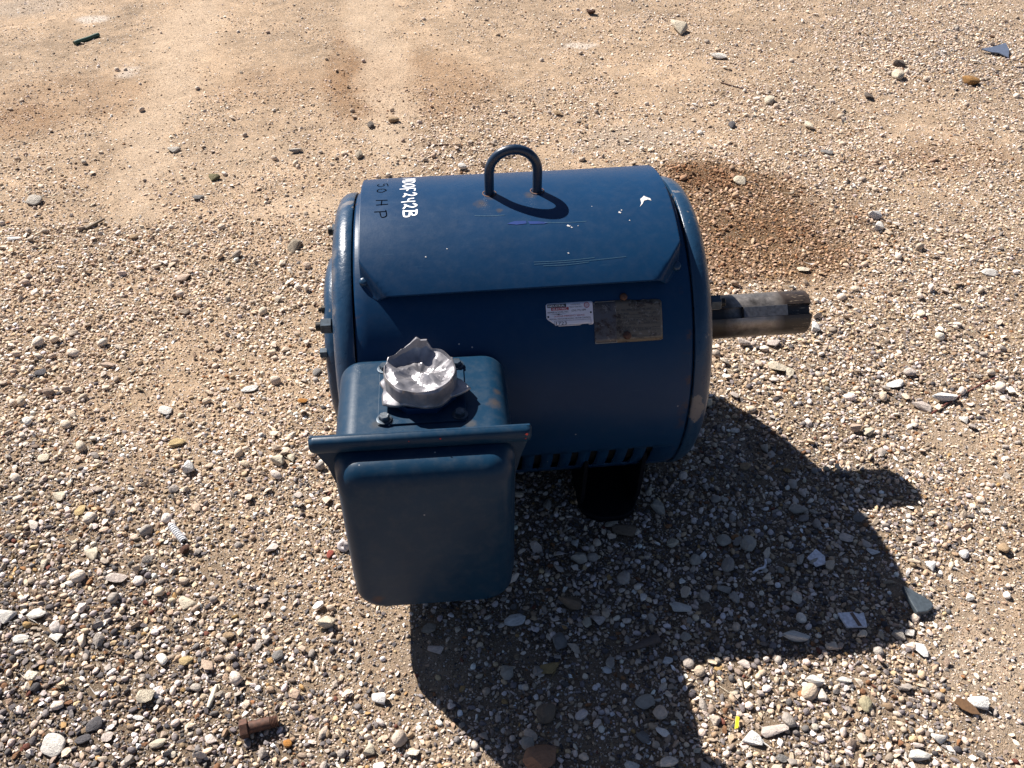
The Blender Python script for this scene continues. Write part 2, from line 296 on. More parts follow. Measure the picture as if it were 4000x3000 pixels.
# ------------------------------------------------------------------ stones
def stone_mesh(name, seed, angular, sub=2, flat=.6):
    r = random.Random(seed); bm = bmesh.new()
    if angular:
        for _ in range(r.randint(9, 14)):
            v = Vector((r.gauss(0, 1), r.gauss(0, 1), r.gauss(0, 1))).normalized() * r.uniform(.8, 1.1)
            bm.verts.new((v.x, v.y, v.z * flat))
        h = bmesh.ops.convex_hull(bm, input=bm.verts)
        bmesh.ops.delete(bm, geom=[g for g in h['geom_interior'] if isinstance(g, bmesh.types.BMVert)], context='VERTS')
        if sub > 1:
            bmesh.ops.bevel(bm, geom=bm.edges[:], offset=.07 if sub == 2 else .10, segments=1 if sub == 2 else 2, affect='EDGES', profile=.6)
    else:
        bmesh.ops.create_icosphere(bm, subdivisions=sub, radius=1)
        cuts = [(Vector((r.gauss(0, 1), r.gauss(0, 1), r.gauss(0, 1))).normalized(), r.uniform(.62, .9)) for _ in range(7)]
        ph = [r.uniform(0, 6) for _ in range(6)]
        for v in bm.verts:
            p = v.co.copy()
            s = 1 + .10 * math.sin(2.1 * p.x + ph[0]) * math.cos(1.7 * p.y + ph[1]) + .07 * math.sin(3.9 * p.y + ph[2] + 2 * p.z) + .05 * math.sin(5 * p.x + ph[3])
            p *= s
            for nrm, dd in cuts:
                e = p.dot(nrm) - dd
                if e > 0: p -= nrm * e * .8
            v.co = (p.x, p.y, p.z * (flat + .08))
    if sub > 2:
        for ax in range(3):
            lo = min(v.co[ax] for v in bm.verts); hi = max(v.co[ax] for v in bm.verts)
            for v in bm.verts: v.co[ax] = (v.co[ax] - (lo + hi) / 2) / ((hi - lo) / 2)
    bmesh.ops.recalc_face_normals(bm, faces=bm.faces)
    me = bpy.data.meshes.new(name); bm.to_mesh(me); bm.free(); finish(me, True, 32 if angular else 60); return me

def stone_mat(name, instanced):
    q = NT(name)
    if instanced:
        at = q.n('ShaderNodeAttribute'); at.attribute_type = 'INSTANCER'; at.attribute_name = 'tint'; base = at.outputs['Color']; c = q.coord()
        n = q.noise(2.2, 4, .7, c)
        k = q.mix(1, base, q.ramp(n, [(.25, .72), (.7, 1.12)]), 'MULTIPLY')
        k = q.mix(q.ramp(q.noise(5, 3, .6, c), [(.58, 0), (.7, .35)]), k, (.34, .25, .16))
        q.P('Normal', q.bump(n, .35, .25))
    else:
        oi = q.n('ShaderNodeObjectInfo'); base = oi.outputs['Color']
        g = q.n('ShaderNodeTexCoord').outputs['Object']
        add = q.n('ShaderNodeVectorMath'); add.operation = 'ADD'; q.set(add.inputs[0], g); cmb = q.n('ShaderNodeCombineXYZ')
        q.set(cmb.inputs[0], q.math('MULTIPLY', oi.outputs['Random'], 40)); q.set(add.inputs[1], cmb.outputs[0]); c = add.outputs[0]
        n = q.noise(1.8, 6, .7, c); n2 = q.noise(9, 5, .7, c); pit = q.voro(6, c)
        k = q.mix(1, base, q.ramp(n, [(.25, .68), (.72, 1.15)]), 'MULTIPLY')
        k = q.mix(q.ramp(n2, [(.55, 0), (.7, .45)]), k, (.36, .26, .17))
        k = q.mix(q.ramp(pit, [(.08, .5), (.16, 0)]), k, (.14, .10, .07))
        hh = q.math('ADD', q.math('MULTIPLY', n, 1.0), q.math('ADD', q.math('MULTIPLY', n2, .5), q.math('MULTIPLY', q.ramp(pit, [(0, 0), (.2, .5)]), 1)))
        q.P('Normal', q.bump(hh, .5, .28))
    q.P('Base Color', k).P('Roughness', .85).P('Specular IOR Level', .3); return q.m
STONEI = stone_mat('gravel_stone', True); STONE = stone_mat('single_stone', False)

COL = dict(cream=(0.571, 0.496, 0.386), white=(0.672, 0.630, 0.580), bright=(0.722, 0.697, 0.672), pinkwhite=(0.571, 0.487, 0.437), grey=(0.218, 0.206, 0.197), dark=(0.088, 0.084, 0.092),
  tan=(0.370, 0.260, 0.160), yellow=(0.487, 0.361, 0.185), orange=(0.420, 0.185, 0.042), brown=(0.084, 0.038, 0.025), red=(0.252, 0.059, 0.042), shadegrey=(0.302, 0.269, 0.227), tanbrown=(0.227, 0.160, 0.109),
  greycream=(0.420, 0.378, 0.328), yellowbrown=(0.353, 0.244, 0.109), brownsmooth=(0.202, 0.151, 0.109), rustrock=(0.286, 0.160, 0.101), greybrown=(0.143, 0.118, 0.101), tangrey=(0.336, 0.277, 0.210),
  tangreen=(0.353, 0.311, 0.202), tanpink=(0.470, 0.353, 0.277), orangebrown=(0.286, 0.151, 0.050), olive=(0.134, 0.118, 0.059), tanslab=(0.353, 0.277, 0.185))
STONES = """-0.858,-0.224,0.0282,0.0279,cream,rough pale limestone lump up left of the pinkish white slab
-0.862,-0.151,0.0211,0.0238,yellow,small yellowish rounded stone up left of the pinkish white slab
-0.811,-0.262,0.0297,0.0259,cream,cream angular stone with a pointed top close up left of the pinkish white slab
-0.748,-0.322,0.0364,0.0255,pinkwhite,broad flat pinkish white slab of stone down left of the black and white striped spring
-0.613,-0.386,0.031,0.0248,cream,cream block-like stone right of the pinkish white slab
-0.922,-0.39,0.0336,0.0301,white,big white weathered stone cut by the picture edge left of the pinkish white slab
-0.871,-0.394,0.035,0.024,white,wide white stone with a knobbly top down left of the pinkish white slab
-0.824,-0.444,0.0237,0.0201,white,white blunt stone down left of the pinkish white slab
-0.882,-0.439,0.0228,0.0157,white,white smooth wedge-shaped stone down left of the pinkish white slab
-0.533,-0.409,0.0136,0.013,bright,small bright white notched chip down right of the black and white striped spring
-0.364,-0.442,0.0296,0.0315,cream,cream crusty stone up right of the rusty bolt
-0.644,-0.565,0.0283,0.0313,cream,large upright cream limestone left of the rusty bolt
-0.733,-0.544,0.0184,0.028,bright,bright white elongated stone up right of the lower left picture corner
-0.768,-0.64,0.0349,0.0315,white,largest bright white rounded stone up right of the lower left picture corner
-0.715,-0.609,0.0227,0.0216,dark,dark grey speckled round stone up right of the lower left picture corner
-0.726,-0.633,0.024,0.0135,dark,dark grey oval pebble right of the lower left picture corner
-0.61,-0.648,0.0247,0.0136,cream,cream lens-shaped stone left of the rusty bolt
-0.69,-0.629,0.0176,0.0203,pinkwhite,pinkish white worn stone right of the lower left picture corner
-0.442,-0.506,0.0182,0.0178,grey,grey rounded pebble above the rusty bolt
-0.594,-0.504,0.0207,0.0187,yellow,yellowish faceted stone up left of the rusty bolt
-0.41,-0.663,0.012,0.0136,orange,glossy orange pebble close down right of the rusty bolt
-0.639,-0.267,0.0164,0.016,brown,small round brown pebble close down right of the black and white striped spring
-0.369,-0.296,0.0115,0.0175,red,flat brick red pebble down left of the terminal box
-0.531,-0.46,0.0185,0.0124,tan,smooth tan pebble above the rusty bolt
-0.649,-0.601,0.0171,0.0094,bright,bright white flat sliver of stone left of the rusty bolt
-0.805,-0.486,0.0181,0.0193,cream,cream tapering stone down left of the pinkish white slab
-0.893,-0.28,0.0199,0.0192,cream,squat cream stone left of the pinkish white slab
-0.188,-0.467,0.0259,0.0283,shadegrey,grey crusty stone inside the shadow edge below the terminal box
-0.036,-0.469,0.0359,0.0198,bright,bright white star-like flat stone left of the brown seed pod
0.066,-0.443,0.0384,0.0259,tanbrown,brownish tan stone with a notch up left of the brown seed pod
0.036,-0.519,0.0238,0.0282,grey,grey oval stone left of the brown seed pod
-0.059,-0.571,0.0205,0.0257,greycream,tall greyish cream stone above the very large orange brown rock
0.015,-0.577,0.035,0.029,yellowbrown,yellow stone with brown stained pits left of the brown seed pod
-0.003,-0.652,0.0279,0.0297,brownsmooth,smooth grey brown egg-shaped stone above the very large orange brown rock
-0.02,-0.72,0.0561,0.0448,rustrock,very large orange brown rock well down left of the brown seed pod
-0.176,-0.52,0.0252,0.0185,pinkwhite,pale triangular stone well up left of the very large orange brown rock
-0.269,-0.604,0.0216,0.0253,bright,bright white crumpled-looking stone right of the rusty bolt
-0.278,-0.685,0.0246,0.0204,cream,cream stone with a rough face right of the rusty bolt
0.159,-0.645,0.0299,0.0229,greycream,greyish cream rounded triangular stone below the brown seed pod
0.143,-0.703,0.0201,0.0208,grey,grey angular stone left of the yellow scrap
-0.037,-0.698,0.0192,0.0204,greycream,oval greyish cream stone close up left of the very large orange brown rock
0.261,-0.467,0.0328,0.0259,white,white irregular stone with a dark hole up right of the brown seed pod
0.301,-0.471,0.0273,0.0223,greybrown,grey brown blocky stone down left of the bent white strip
0.192,-0.296,0.0423,0.0354,brownsmooth,brown wedge-shaped rock close below the motor foot
0.17,-0.27,0.0288,0.0159,cream,long cream stone close below the motor foot
0.094,-0.348,0.0268,0.0253,greycream,greyish hexagonal stone down left of the motor foot
0.091,-0.312,0.0204,0.0178,white,pale flat stone down left of the motor foot
0.089,-0.486,0.0152,0.0196,cream,upright cream pebble up left of the brown seed pod
0.111,-0.483,0.0207,0.0188,pinkwhite,pinkish white lumpy stone up left of the brown seed pod
0.212,-0.568,0.0182,0.0192,bright,bright white square-cut chip close right of the brown seed pod
0.109,-0.58,0.0154,0.013,bright,bright white pointed chip close down left of the brown seed pod
0.119,-0.746,0.0243,0.0157,white,white stone at the bottom edge right of the very large orange brown rock
0.276,-0.331,0.0233,0.0231,cream,cream chunky stone down right of the motor foot
0.31,-0.37,0.0201,0.0214,greycream,round greyish cream stone left of the bent white strip
0.267,-0.236,0.0243,0.0354,greycream,tall grey stone right of the motor foot
0.224,-0.736,0.0143,0.0126,cream,small cream triangular stone down left of the yellow scrap
0.541,-0.268,0.0374,0.022,greycream,long greyish cream stone up right of the bent white strip
0.657,-0.299,0.033,0.0219,grey,flat grey stone up right of the bent white strip
0.419,-0.345,0.0282,0.0276,greycream,nearly round greyish cream stone close up left of the bent white strip
0.375,-0.332,0.0254,0.0235,greycream,rounded greyish cream stone up left of the bent white strip
0.478,-0.384,0.0258,0.0311,greycream,shark-fin shaped grey stone close up right of the bent white strip
0.612,-0.342,0.0304,0.0232,pinkwhite,mottled pinkish stone right of the bent white strip
0.651,-0.378,0.0222,0.014,bright,bright white flat tile-like chip up left of the dark slate shard
0.444,-0.54,0.0461,0.0254,white,large pale slanted stone left of the striped ceramic shard
0.665,-0.459,0.0456,0.0251,tangrey,long tan grey slab of stone close up left of the dark slate shard
0.649,-0.589,0.0192,0.0295,bright,bright white upright stone close below the dark slate shard
0.298,-0.631,0.0294,0.0294,cream,cream shell-like stone close above the yellow scrap
0.446,-0.626,0.0323,0.0288,white,rough white stone with a ribbed top down left of the striped ceramic shard
0.497,-0.628,0.0255,0.0174,white,white almond-shaped stone below the striped ceramic shard
0.353,-0.704,0.043,0.0237,pinkwhite,big pinkish white stone close right of the yellow scrap
0.322,-0.722,0.0449,0.0247,bright,long flat bright white stone close down right of the yellow scrap
0.514,-0.681,0.0182,0.0237,tangreen,greenish tan oval stone left of the brown dead leaf
0.695,-0.7,0.0273,0.0293,bright,bright white bone-like stone close up right of the brown dead leaf
0.739,-0.422,0.0247,0.0212,bright,bright white pointed stone close above the dark slate shard
0.792,-0.437,0.0255,0.0141,bright,bright white stick-like stone up right of the dark slate shard
0.562,-0.771,0.0348,0.0191,white,wide white stone down left of the brown dead leaf
0.608,-0.745,0.0233,0.016,white,white craggy stone close down left of the brown dead leaf
0.569,-0.75,0.0144,0.0127,pinkwhite,pinkish angular stone down left of the brown dead leaf
0.897,-0.395,0.0223,0.0213,tan,smooth tan stone up right of the dark slate shard
0.352,-0.753,0.0182,0.0149,grey,grey spotted stone down right of the yellow scrap
0.336,-0.765,0.0196,0.016,cream,cream square stone down right of the yellow scrap
0.818,-0.401,0.0173,0.0165,bright,small bright white rounded stone up right of the dark slate shard
0.621,-0.557,0.0195,0.0219,greycream,grey worn stone half in shadow close down left of the dark slate shard
0.646,-0.559,0.0186,0.022,white,white stone by the shadow edge close below the dark slate shard
0.341,-0.639,0.0176,0.0143,tangrey,tan grey block-like stone close up right of the yellow scrap
0.253,-0.531,0.0194,0.0174,greycream,egg-like greyish cream pebble close right of the brown seed pod
0.348,-0.441,0.0232,0.0202,greycream,greyish stone with a flat top close down left of the bent white strip
0.339,-0.589,0.0189,0.0175,pinkwhite,pale triangular stone above the yellow scrap
0.438,-0.496,0.0217,0.0186,greycream,greyish cream domed stone down right of the bent white strip
0.643,0.169,0.047,0.0411,cream,large cream angular stone below the motor shaft
0.667,0.153,0.0216,0.0367,cream,narrow cream stone below the motor shaft
0.724,0.178,0.0243,0.0301,greycream,lumpy greyish stone down right of the motor shaft
0.789,0.312,0.0293,0.037,bright,bright white stone right of the motor shaft
0.588,0.267,0.0287,0.0314,pinkwhite,pinkish white pitted stone close down left of the motor shaft
0.531,0.168,0.0228,0.0243,cream,cream square stone close up right of the motor right end
0.66,0.248,0.0323,0.033,pinkwhite,pinkish crumbly stone close below the motor shaft
0.897,0.088,0.0401,0.0226,bright,bright white flat oval stone left of the straight reddish twig
0.988,0.043,0.0571,0.0314,bright,long jagged bright white stone close left of the straight reddish twig
0.739,-0.048,0.0301,0.0285,tanpink,tan pink angular stone left of the straight reddish twig
0.767,-0.069,0.0277,0.0226,cream,cream angular stone down left of the straight reddish twig
0.995,-0.038,0.0305,0.0211,white,white clam-like stone close below the straight reddish twig
1.344,0.515,0.0402,0.0251,white,broad low white stone above the straight reddish twig
0.873,0.606,0.0295,0.0225,bright,bright white flat stone up right of the motor shaft
0.847,0.571,0.0334,0.0263,cream,cream flat stone up right of the motor shaft
0.774,0.497,0.0284,0.0291,greycream,grey cream angular stone close up right of the motor shaft
0.944,0.125,0.0276,0.0251,pinkwhite,pinkish rounded stone left of the straight reddish twig
0.925,0.014,0.0414,0.0278,pinkwhite,pale broad flat stone close left of the straight reddish twig
0.947,2.453,0.0621,0.1056,cream,knobbly cream stone standing proud above the curved dark twig
1.029,2.122,0.056,0.053,white,low white chalky stone close up right of the curved dark twig
1.103,1.686,0.034,0.0482,cream,cream rounded stone right of the curved dark twig
0.903,1.475,0.0215,0.0358,dark,dark grey pointed pebble down right of the curved dark twig
1.171,1.451,0.0268,0.0456,cream,cream rounded stone well down right of the knobbly cream stone
1.676,1.873,0.0419,0.0598,cream,cream rounded stone left of the blue glass shard
1.726,1.989,0.0389,0.0485,greybrown,grey brown stone left of the blue glass shard
1.931,1.797,0.0493,0.0596,orangebrown,orange brown smooth stone close down left of the blue glass shard
1.156,1.236,0.0389,0.0327,grey,grey flat-topped stone well down right of the curved dark twig
1.024,1.263,0.034,0.0327,cream,cream flat stone down right of the curved dark twig
0.934,0.982,0.033,0.0364,tangrey,tan grey stone above the motor shaft
1.144,0.823,0.0333,0.0343,bright,bright white block-like stone well up right of the motor shaft
1.141,0.762,0.0371,0.0382,white,white angular stone well up right of the motor shaft
0.81,1.064,0.0385,0.0404,cream,cream wedge stone below the curved dark twig
1.48,1.688,0.0324,0.0459,greybrown,grey brown stone well right of the curved dark twig
1.349,0.634,0.0288,0.0245,cream,cream flat stone well above the straight reddish twig
-0.998,1.454,0.0408,0.0366,greycream,greyish flat-bottomed stone up right of the grey wood sliver
-1.341,1.118,0.04,0.0453,greycream,greyish rounded stone up left of the grey wood sliver
-0.828,1.228,0.037,0.0413,olive,dark olive stone right of the grey wood sliver
-0.538,0.792,0.03,0.0505,tangrey,tan grey upright stone up left of the motor left end
-0.597,1.406,0.0424,0.0323,greycream,grey flat stone well above the motor left end
-0.857,1.104,0.0311,0.0276,grey,thin grey flake of stone right of the grey wood sliver
-1.334,0.914,0.0334,0.0228,bright,bright white flat chip left of the grey wood sliver
-1.001,0.897,0.0219,0.0247,tan,round tan pebble close right of the grey wood sliver
0.596,2.7,0.037,0.0589,brown,dark brown earthy clod left of the knobbly cream stone
-0.274,1.609,0.036,0.0322,tan,smooth tan stone left of the lifting handle
-0.352,1.574,0.0214,0.0352,greybrown,dark grey brown pebble well left of the lifting handle
-0.382,1.333,0.0251,0.0374,tangrey,tan grey rounded stone well left of the lifting handle
-0.05,1.23,0.0263,0.0268,white,white pebble left of the lifting handle
0.311,1.629,0.0311,0.0369,tan,pinkish tan stone up right of the lifting handle
-0.824,0.201,0.0383,0.0343,tanslab,flat tan slab of stone well above the black and white striped spring
-0.82,0.669,0.03,0.0363,tanpink,pinkish tan rounded stone down right of the grey wood sliver
-0.688,0.327,0.0281,0.0255,cream,cream triangular stone up right of the flat tan slab
-0.759,0.138,0.0284,0.0238,white,white smooth stone close down right of the flat tan slab
-0.668,-0.046,0.0318,0.0334,bright,bright white shell-like stone above the black and white striped spring
-0.713,0.028,0.0359,0.0245,yellow,long yellowish stone down right of the flat tan slab
-0.493,-0.043,0.0267,0.0282,cream,cream rough stone up right of the black and white striped spring
-0.468,-0.038,0.0235,0.0219,cream,cream flat-topped stone well up left of the terminal box
-0.458,0.144,0.0218,0.0178,orange,small orange stone below the motor left end
-0.435,0.241,0.0179,0.0223,grey,grey rounded pebble below the motor left end
-0.915,-0.106,0.0255,0.026,cream,cream pitted stone up left of the pinkish white slab
-0.979,0.005,0.0214,0.0231,cream,cream rounded stone down left of the flat tan slab
-0.583,0.199,0.0362,0.0201,white,low white cracked stone right of the flat tan slab
-0.93,0.323,0.0339,0.0256,tanpink,pale pinkish flat stone up left of the flat tan slab
-1.076,0.3,0.0239,0.0221,dark,dark grey pebble left of the flat tan slab
0.526,-0.096,0.0217,0.0226,greycream,greyish stone down right of the motor right end
0.484,-0.031,0.0222,0.018,white,pale flat stone down right of the motor right end
0.564,-0.226,0.0226,0.0205,pinkwhite,pale pinkish stone up right of the bent white strip
0.499,-0.183,0.0251,0.0247,tangrey,tan grey stone above the bent white strip
0.473,-0.144,0.0244,0.0216,tan,tan worn stone down right of the motor right end"""
shapes = [stone_mesh('stone_shape', 100 + k, k % 2 == 0, 3, (.62, .7, .5, .75, .42, .66)[k % 6]) for k in range(14)]
for m_ in shapes: m_.materials.append(STONE)
slist = []
for n_, line in enumerate(STONES.strip().split('\n')):
    x, y, wd, dp, ck, label = line.split(',', 5); x, y, wd, dp = map(float, (x, y, wd, dp))
    r = random.Random(n_ * 13 + 5)
    rounded = any(t in label for t in ('round', 'smooth', 'oval', 'egg', 'pebble', 'lens'))
    me_ = shapes[(r.randrange(7) * 2 + (1 if rounded else 0)) % 14]
    o = bpy.data.objects.new('stone', me_); col.objects.link(o)
    flatf = .42 if any(t in label for t in ('flat', 'slab', 'low', 'chip', 'flake', 'sliver')) else .72
    hz = flatf * min(wd, dp) * r.uniform(.85, 1.1)
    if 'rustrock' in ck: hz = .034
    o.scale = (wd / 2 * 1.10, dp / 2 * 1.12, hz / 2)
    o.rotation_euler = (r.uniform(-.15, .15), r.uniform(-.15, .15), r.uniform(-.3, .3) + (math.pi if r.random() < .5 else 0))
    zg = float(height(np.array([x]), np.array([y]))[0])
    o.location = (x, y, zg + hz * .36 + .002)
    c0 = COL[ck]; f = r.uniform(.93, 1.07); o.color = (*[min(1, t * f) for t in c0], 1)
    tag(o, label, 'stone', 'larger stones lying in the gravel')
    slist.append((x, y, max(wd, dp) / 2))
SL = np.array(slist)

# loose gravel: tens of thousands of small stones nobody could count
src = bpy.data.collections.new('gravel_shapes')
for k in range(12):
    m_ = stone_mesh('gravel_shape', 300 + k, k % 4 != 1, 2, (.55, .72, .42, .8, .62, .5)[k % 6]); m_.materials.append(STONEI)
    src.objects.link(bpy.data.objects.new('gravel_shape_%02d' % k, m_))
PALS = {0: [((0.580, 0.453, 0.340), 28), ((0.693, 0.574, 0.477), 22), ((0.806, 0.713, 0.656), 9), ((0.449, 0.323, 0.222), 20), ((0.337, 0.235, 0.153), 9), ((0.524, 0.374, 0.230), 5), ((0.244, 0.183, 0.145), 4), ((0.317, 0.149, 0.067), 2)],
        1: [((0.246, 0.215, 0.211), 27), ((0.155, 0.138, 0.140), 15), ((0.090, 0.081, 0.090), 9), ((0.475, 0.392, 0.343), 14), ((0.606, 0.522, 0.491), 13), ((0.720, 0.645, 0.632), 6), ((0.360, 0.277, 0.218), 12), ((0.246, 0.123, 0.062), 4), ((0.196, 0.069, 0.047), 1.2), ((0.410, 0.253, 0.109), 3)]}
def palpick(G, n):
    out = np.empty((n, 3)); u = rng.random(n)
    for key in (0, 1):
        cs = np.array([c for c, _ in PALS[key]]); w_ = np.array([v for _, v in PALS[key]], float); w_ /= w_.sum()
        pick = cs[rng.choice(len(cs), n, p=w_)]; m_ = (u < G) if key == 1 else (u >= G); out[m_] = pick[m_]
    lum = out.mean(1, keepdims=True); out = out * np.where(lum > .33, 1.08, np.clip(.62 + lum * 1.2, 0, 1))   # chalk is paler, flint darker
    return np.clip(out * rng.normal(1, .13, (n, 1)) * rng.normal(1, .02, (n, 3)), .015, .88)
def frustum(x, y, mar):
    P = np.stack([x, y, np.zeros_like(x)], 1) - np.array(M.translation)
    zz = P @ np.array(fw); uu = P @ np.array(rt) / zz; vv = P @ np.array(up) / zz
    return (np.abs(uu) < .58 + mar / zz) & (np.abs(vv) < .435 + mar / zz) & (zz > 0)
def scatter(n, smin, smax, power, dens, sink, xr=(-2.9, 3.4), yr=(-1.15, 3.6), sep=0):
    x = rng.uniform(*xr, n); y = rng.uniform(*yr, n)
    k = frustum(x, y, .48); x = x[k]; y = y[k]
    D = np.empty(len(x)); G = np.empty(len(x)); S = np.empty(len(x))
    for a in np.array_split(np.arange(len(x)), max(1, len(x) // 20000)): D[a], G[a], S[a] = field(x[a], y[a])
    cl = vnoise(x, y, 7, 1) * .5 + vnoise(x, y, 22, 2) * .5
    pr = dens(D, cl)
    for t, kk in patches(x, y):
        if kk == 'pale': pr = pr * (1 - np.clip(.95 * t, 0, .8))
    dist = np.hypot(x + .127, y + 1.37)
    k = rng.random(len(x)) < pr; x, y, D, G, S = x[k], y[k], D[k], G[k], S[k]
    s = smin + (smax - smin) * rng.random(len(x)) ** power; s = s * (S / 9.)
    d2 = ((x[:, None] - SL[None, :, 0]) ** 2 + (y[:, None] - SL[None, :, 1]) ** 2); ok = (np.sqrt(d2) - SL[None, :, 2] * .8 > s[:, None] * .2).all(1)
    x, y, D, G, s = x[ok], y[ok], D[ok], G[ok], s[ok]
    if sep:
        order = np.argsort(-s); cell = {}; keep = []; cs = .012
        xl, yl, s_l = x.tolist(), y.tolist(), s.tolist()
        for q_ in order.tolist():
            cx_, cy_ = int(xl[q_] // cs), int(yl[q_] // cs); good = True
            for a_ in (-1, 0, 1):
                for b_ in (-1, 0, 1):
                    for (px, py, ps) in cell.get((cx_ + a_, cy_ + b_), ()):
                        if (px - xl[q_]) ** 2 + (py - yl[q_]) ** 2 < (sep * (ps + s_l[q_]) / 2) ** 2: good = False; break
                    if not good: break
                if not good: break
            if good: cell.setdefault((cx_, cy_), []).append((xl[q_], yl[q_], s_l[q_])); keep.append(q_)
        x, y, D, G, s = x[keep], y[keep], D[keep], G[keep], s[keep]
    return x, y, D, G, s
def pile(name, parts, label, flatten=1, pale=0, lift=1):
    P, Rr, Sc, Ix, Cc = [], [], [], [], []
    for (x, y, D, G, s), sink, *pl in parts:
        n = len(x); z = height(x, y) + s * (sink + .25 * rng.random(n) * D * lift)
        P.append(np.stack([x, y, z], 1))
        Rr.append(np.stack([rng.normal(0, .28, n), rng.normal(0, .28, n), rng.uniform(0, 6.283, n)], 1))
        a = s / 2 * rng.uniform(.85, 1.25, n); b = s / 2 * rng.uniform(.65, 1.0, n); c_ = s / 2 * rng.uniform(.65, 1.15, n)
        c_ = c_ * flatten; Sc.append(np.stack([a, b, c_], 1)); Ix.append(rng.integers(0, 12, n))
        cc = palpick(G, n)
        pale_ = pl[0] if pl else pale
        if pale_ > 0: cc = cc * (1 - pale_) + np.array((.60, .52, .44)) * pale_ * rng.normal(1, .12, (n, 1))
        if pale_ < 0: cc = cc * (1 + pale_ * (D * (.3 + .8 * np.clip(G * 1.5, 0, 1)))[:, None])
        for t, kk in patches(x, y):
            if kk in ('damp', 'brown'): 
                cc = cc * (1 - t[:, None] * .72) + cc * np.array((.58, .40, .25)) * t[:, None] * .72
        Cc.append(np.concatenate([cc, np.ones((n, 1))], 1))
    P = np.concatenate(P); me = bpy.data.meshes.new(name); me.vertices.add(len(P)); me.vertices.foreach_set('co', P.ravel())
    for nm, arr, ty, key in (('rot', np.concatenate(Rr), 'FLOAT_VECTOR', 'vector'), ('scl', np.concatenate(Sc), 'FLOAT_VECTOR', 'vector'), ('idx', np.concatenate(Ix), 'INT', 'value'), ('tint', np.concatenate(Cc), 'FLOAT_COLOR', 'color')):
        a = me.attributes.new(nm, ty, 'POINT'); a.data.foreach_set(key, arr.ravel())
    o = bpy.data.objects.new(name, me); col.objects.link(o); me.materials.append(STONEI)
    g = bpy.data.node_groups.new(name + '_nodes', 'GeometryNodeTree')
    g.interface.new_socket('Geometry', in_out='INPUT', socket_type='NodeSocketGeometry'); g.interface.new_socket('Geometry', in_out='OUTPUT', socket_type='NodeSocketGeometry')
    N = g.nodes.new; gi = N('NodeGroupInput'); go = N('NodeGroupOutput'); ip = N('GeometryNodeInstanceOnPoints'); ci = N('GeometryNodeCollectionInfo')
    ci.inputs[0].default_value = src; ci.inputs['Separate Children'].default_value = True; ci.inputs['Reset Children'].default_value = True
    def na(nm, ty):
        q = N('GeometryNodeInputNamedAttribute'); q.data_type = ty; q.inputs[0].default_value = nm; return q.outputs[0]
    e = N('FunctionNodeEulerToRotation'); L = g.links.new
    L(gi.outputs[0], ip.inputs['Points']); L(ci.outputs[0], ip.inputs['Instance']); ip.inputs['Pick Instance'].default_value = True
    L(na('idx', 'INT'), ip.inputs['Instance Index']); L(na('rot', 'FLOAT_VECTOR'), e.inputs[0]); L(e.outputs[0], ip.inputs['Rotation']); L(na('scl', 'FLOAT_VECTOR'), ip.inputs['Scale'])
    L(ip.outputs[0], go.inputs[0])
    md = o.modifiers.new('scatter', 'NODES'); md.node_group = g
    tag(o, label, 'gravel', None, 'stuff'); return len(P)
n1 = pile('gravel', [
    (scatter(1550000, .0040, .0142, 3.0, lambda D, c: np.clip(D * (1.15 + 1.7 * c), 0.015, 1) ** 1.8, 0, sep=.66), .06),
    (scatter(26000, .0140, .0290, 2.6, lambda D, c: np.clip(D * (1.0 + 2.2 * c), 0, 1) ** 1.5 * .8, 0, sep=.9), .16, .42)],
    'loose mixed gravel of cream and grey pebbles covering the yard')
n2 = pile('grit', [(scatter(1250000, .0028, .0058, 1.5, lambda D, c: np.clip(-.05 + D * 1.15 + c * .6, .02, 1) * .74, 0), .10)],
    'fine grit and crushed stone between the gravel pebbles', 1, -.50)
n3 = pile('embedded_chips', [(scatter(260000, .0045, .0145, 2.3, lambda D, c: np.clip(.30 + c * .9, .04, .8) * np.clip(1.1 - D, .15, 1), 0), -.02)],
    'pale flat stone chips trodden flush into the bare dirt', .34, .62, 0)
print('gravel', n1, 'grit', n2)

# ------------------------------------------------------------------ the motor
H0 = .2794; RS = .2774; RH = .2996; TILT = .017
motor = empty('electric_motor'); tag(motor, 'big blue electric motor with rounded hood, lifting loop and keyed shaft standing on the gravel', 'electric motor')
def tl(p):   # the motor barrel leans one degree, right end up
    return (p[0], p[1], p[2] + TILT * p[0])
def cyl(x, th, r):   # th in degrees measured up from the camera side
    t = R_(th); return tl((x, -r * math.cos(t), H0 + r * math.sin(t)))
def lathe(profile, n=128, name='', mat=None, parent=None, ang=35, closed=False):
    v = []; f = []
    for (x, r) in profile:
        for k in range(n): v.append(cyl(x, 360 * k / n, r))
    for i in range(len(profile) - 1):
        for k in range(n): f.append((i * n + k, i * n + (k + 1) % n, (i + 1) * n + (k + 1) % n, (i + 1) * n + k))
    if closed:
        f.append(tuple(range(n))); f.append(tuple((len(profile) - 1) * n + k for k in range(n)))
    return pydata(name, v, f, mat, parent, True, ang)

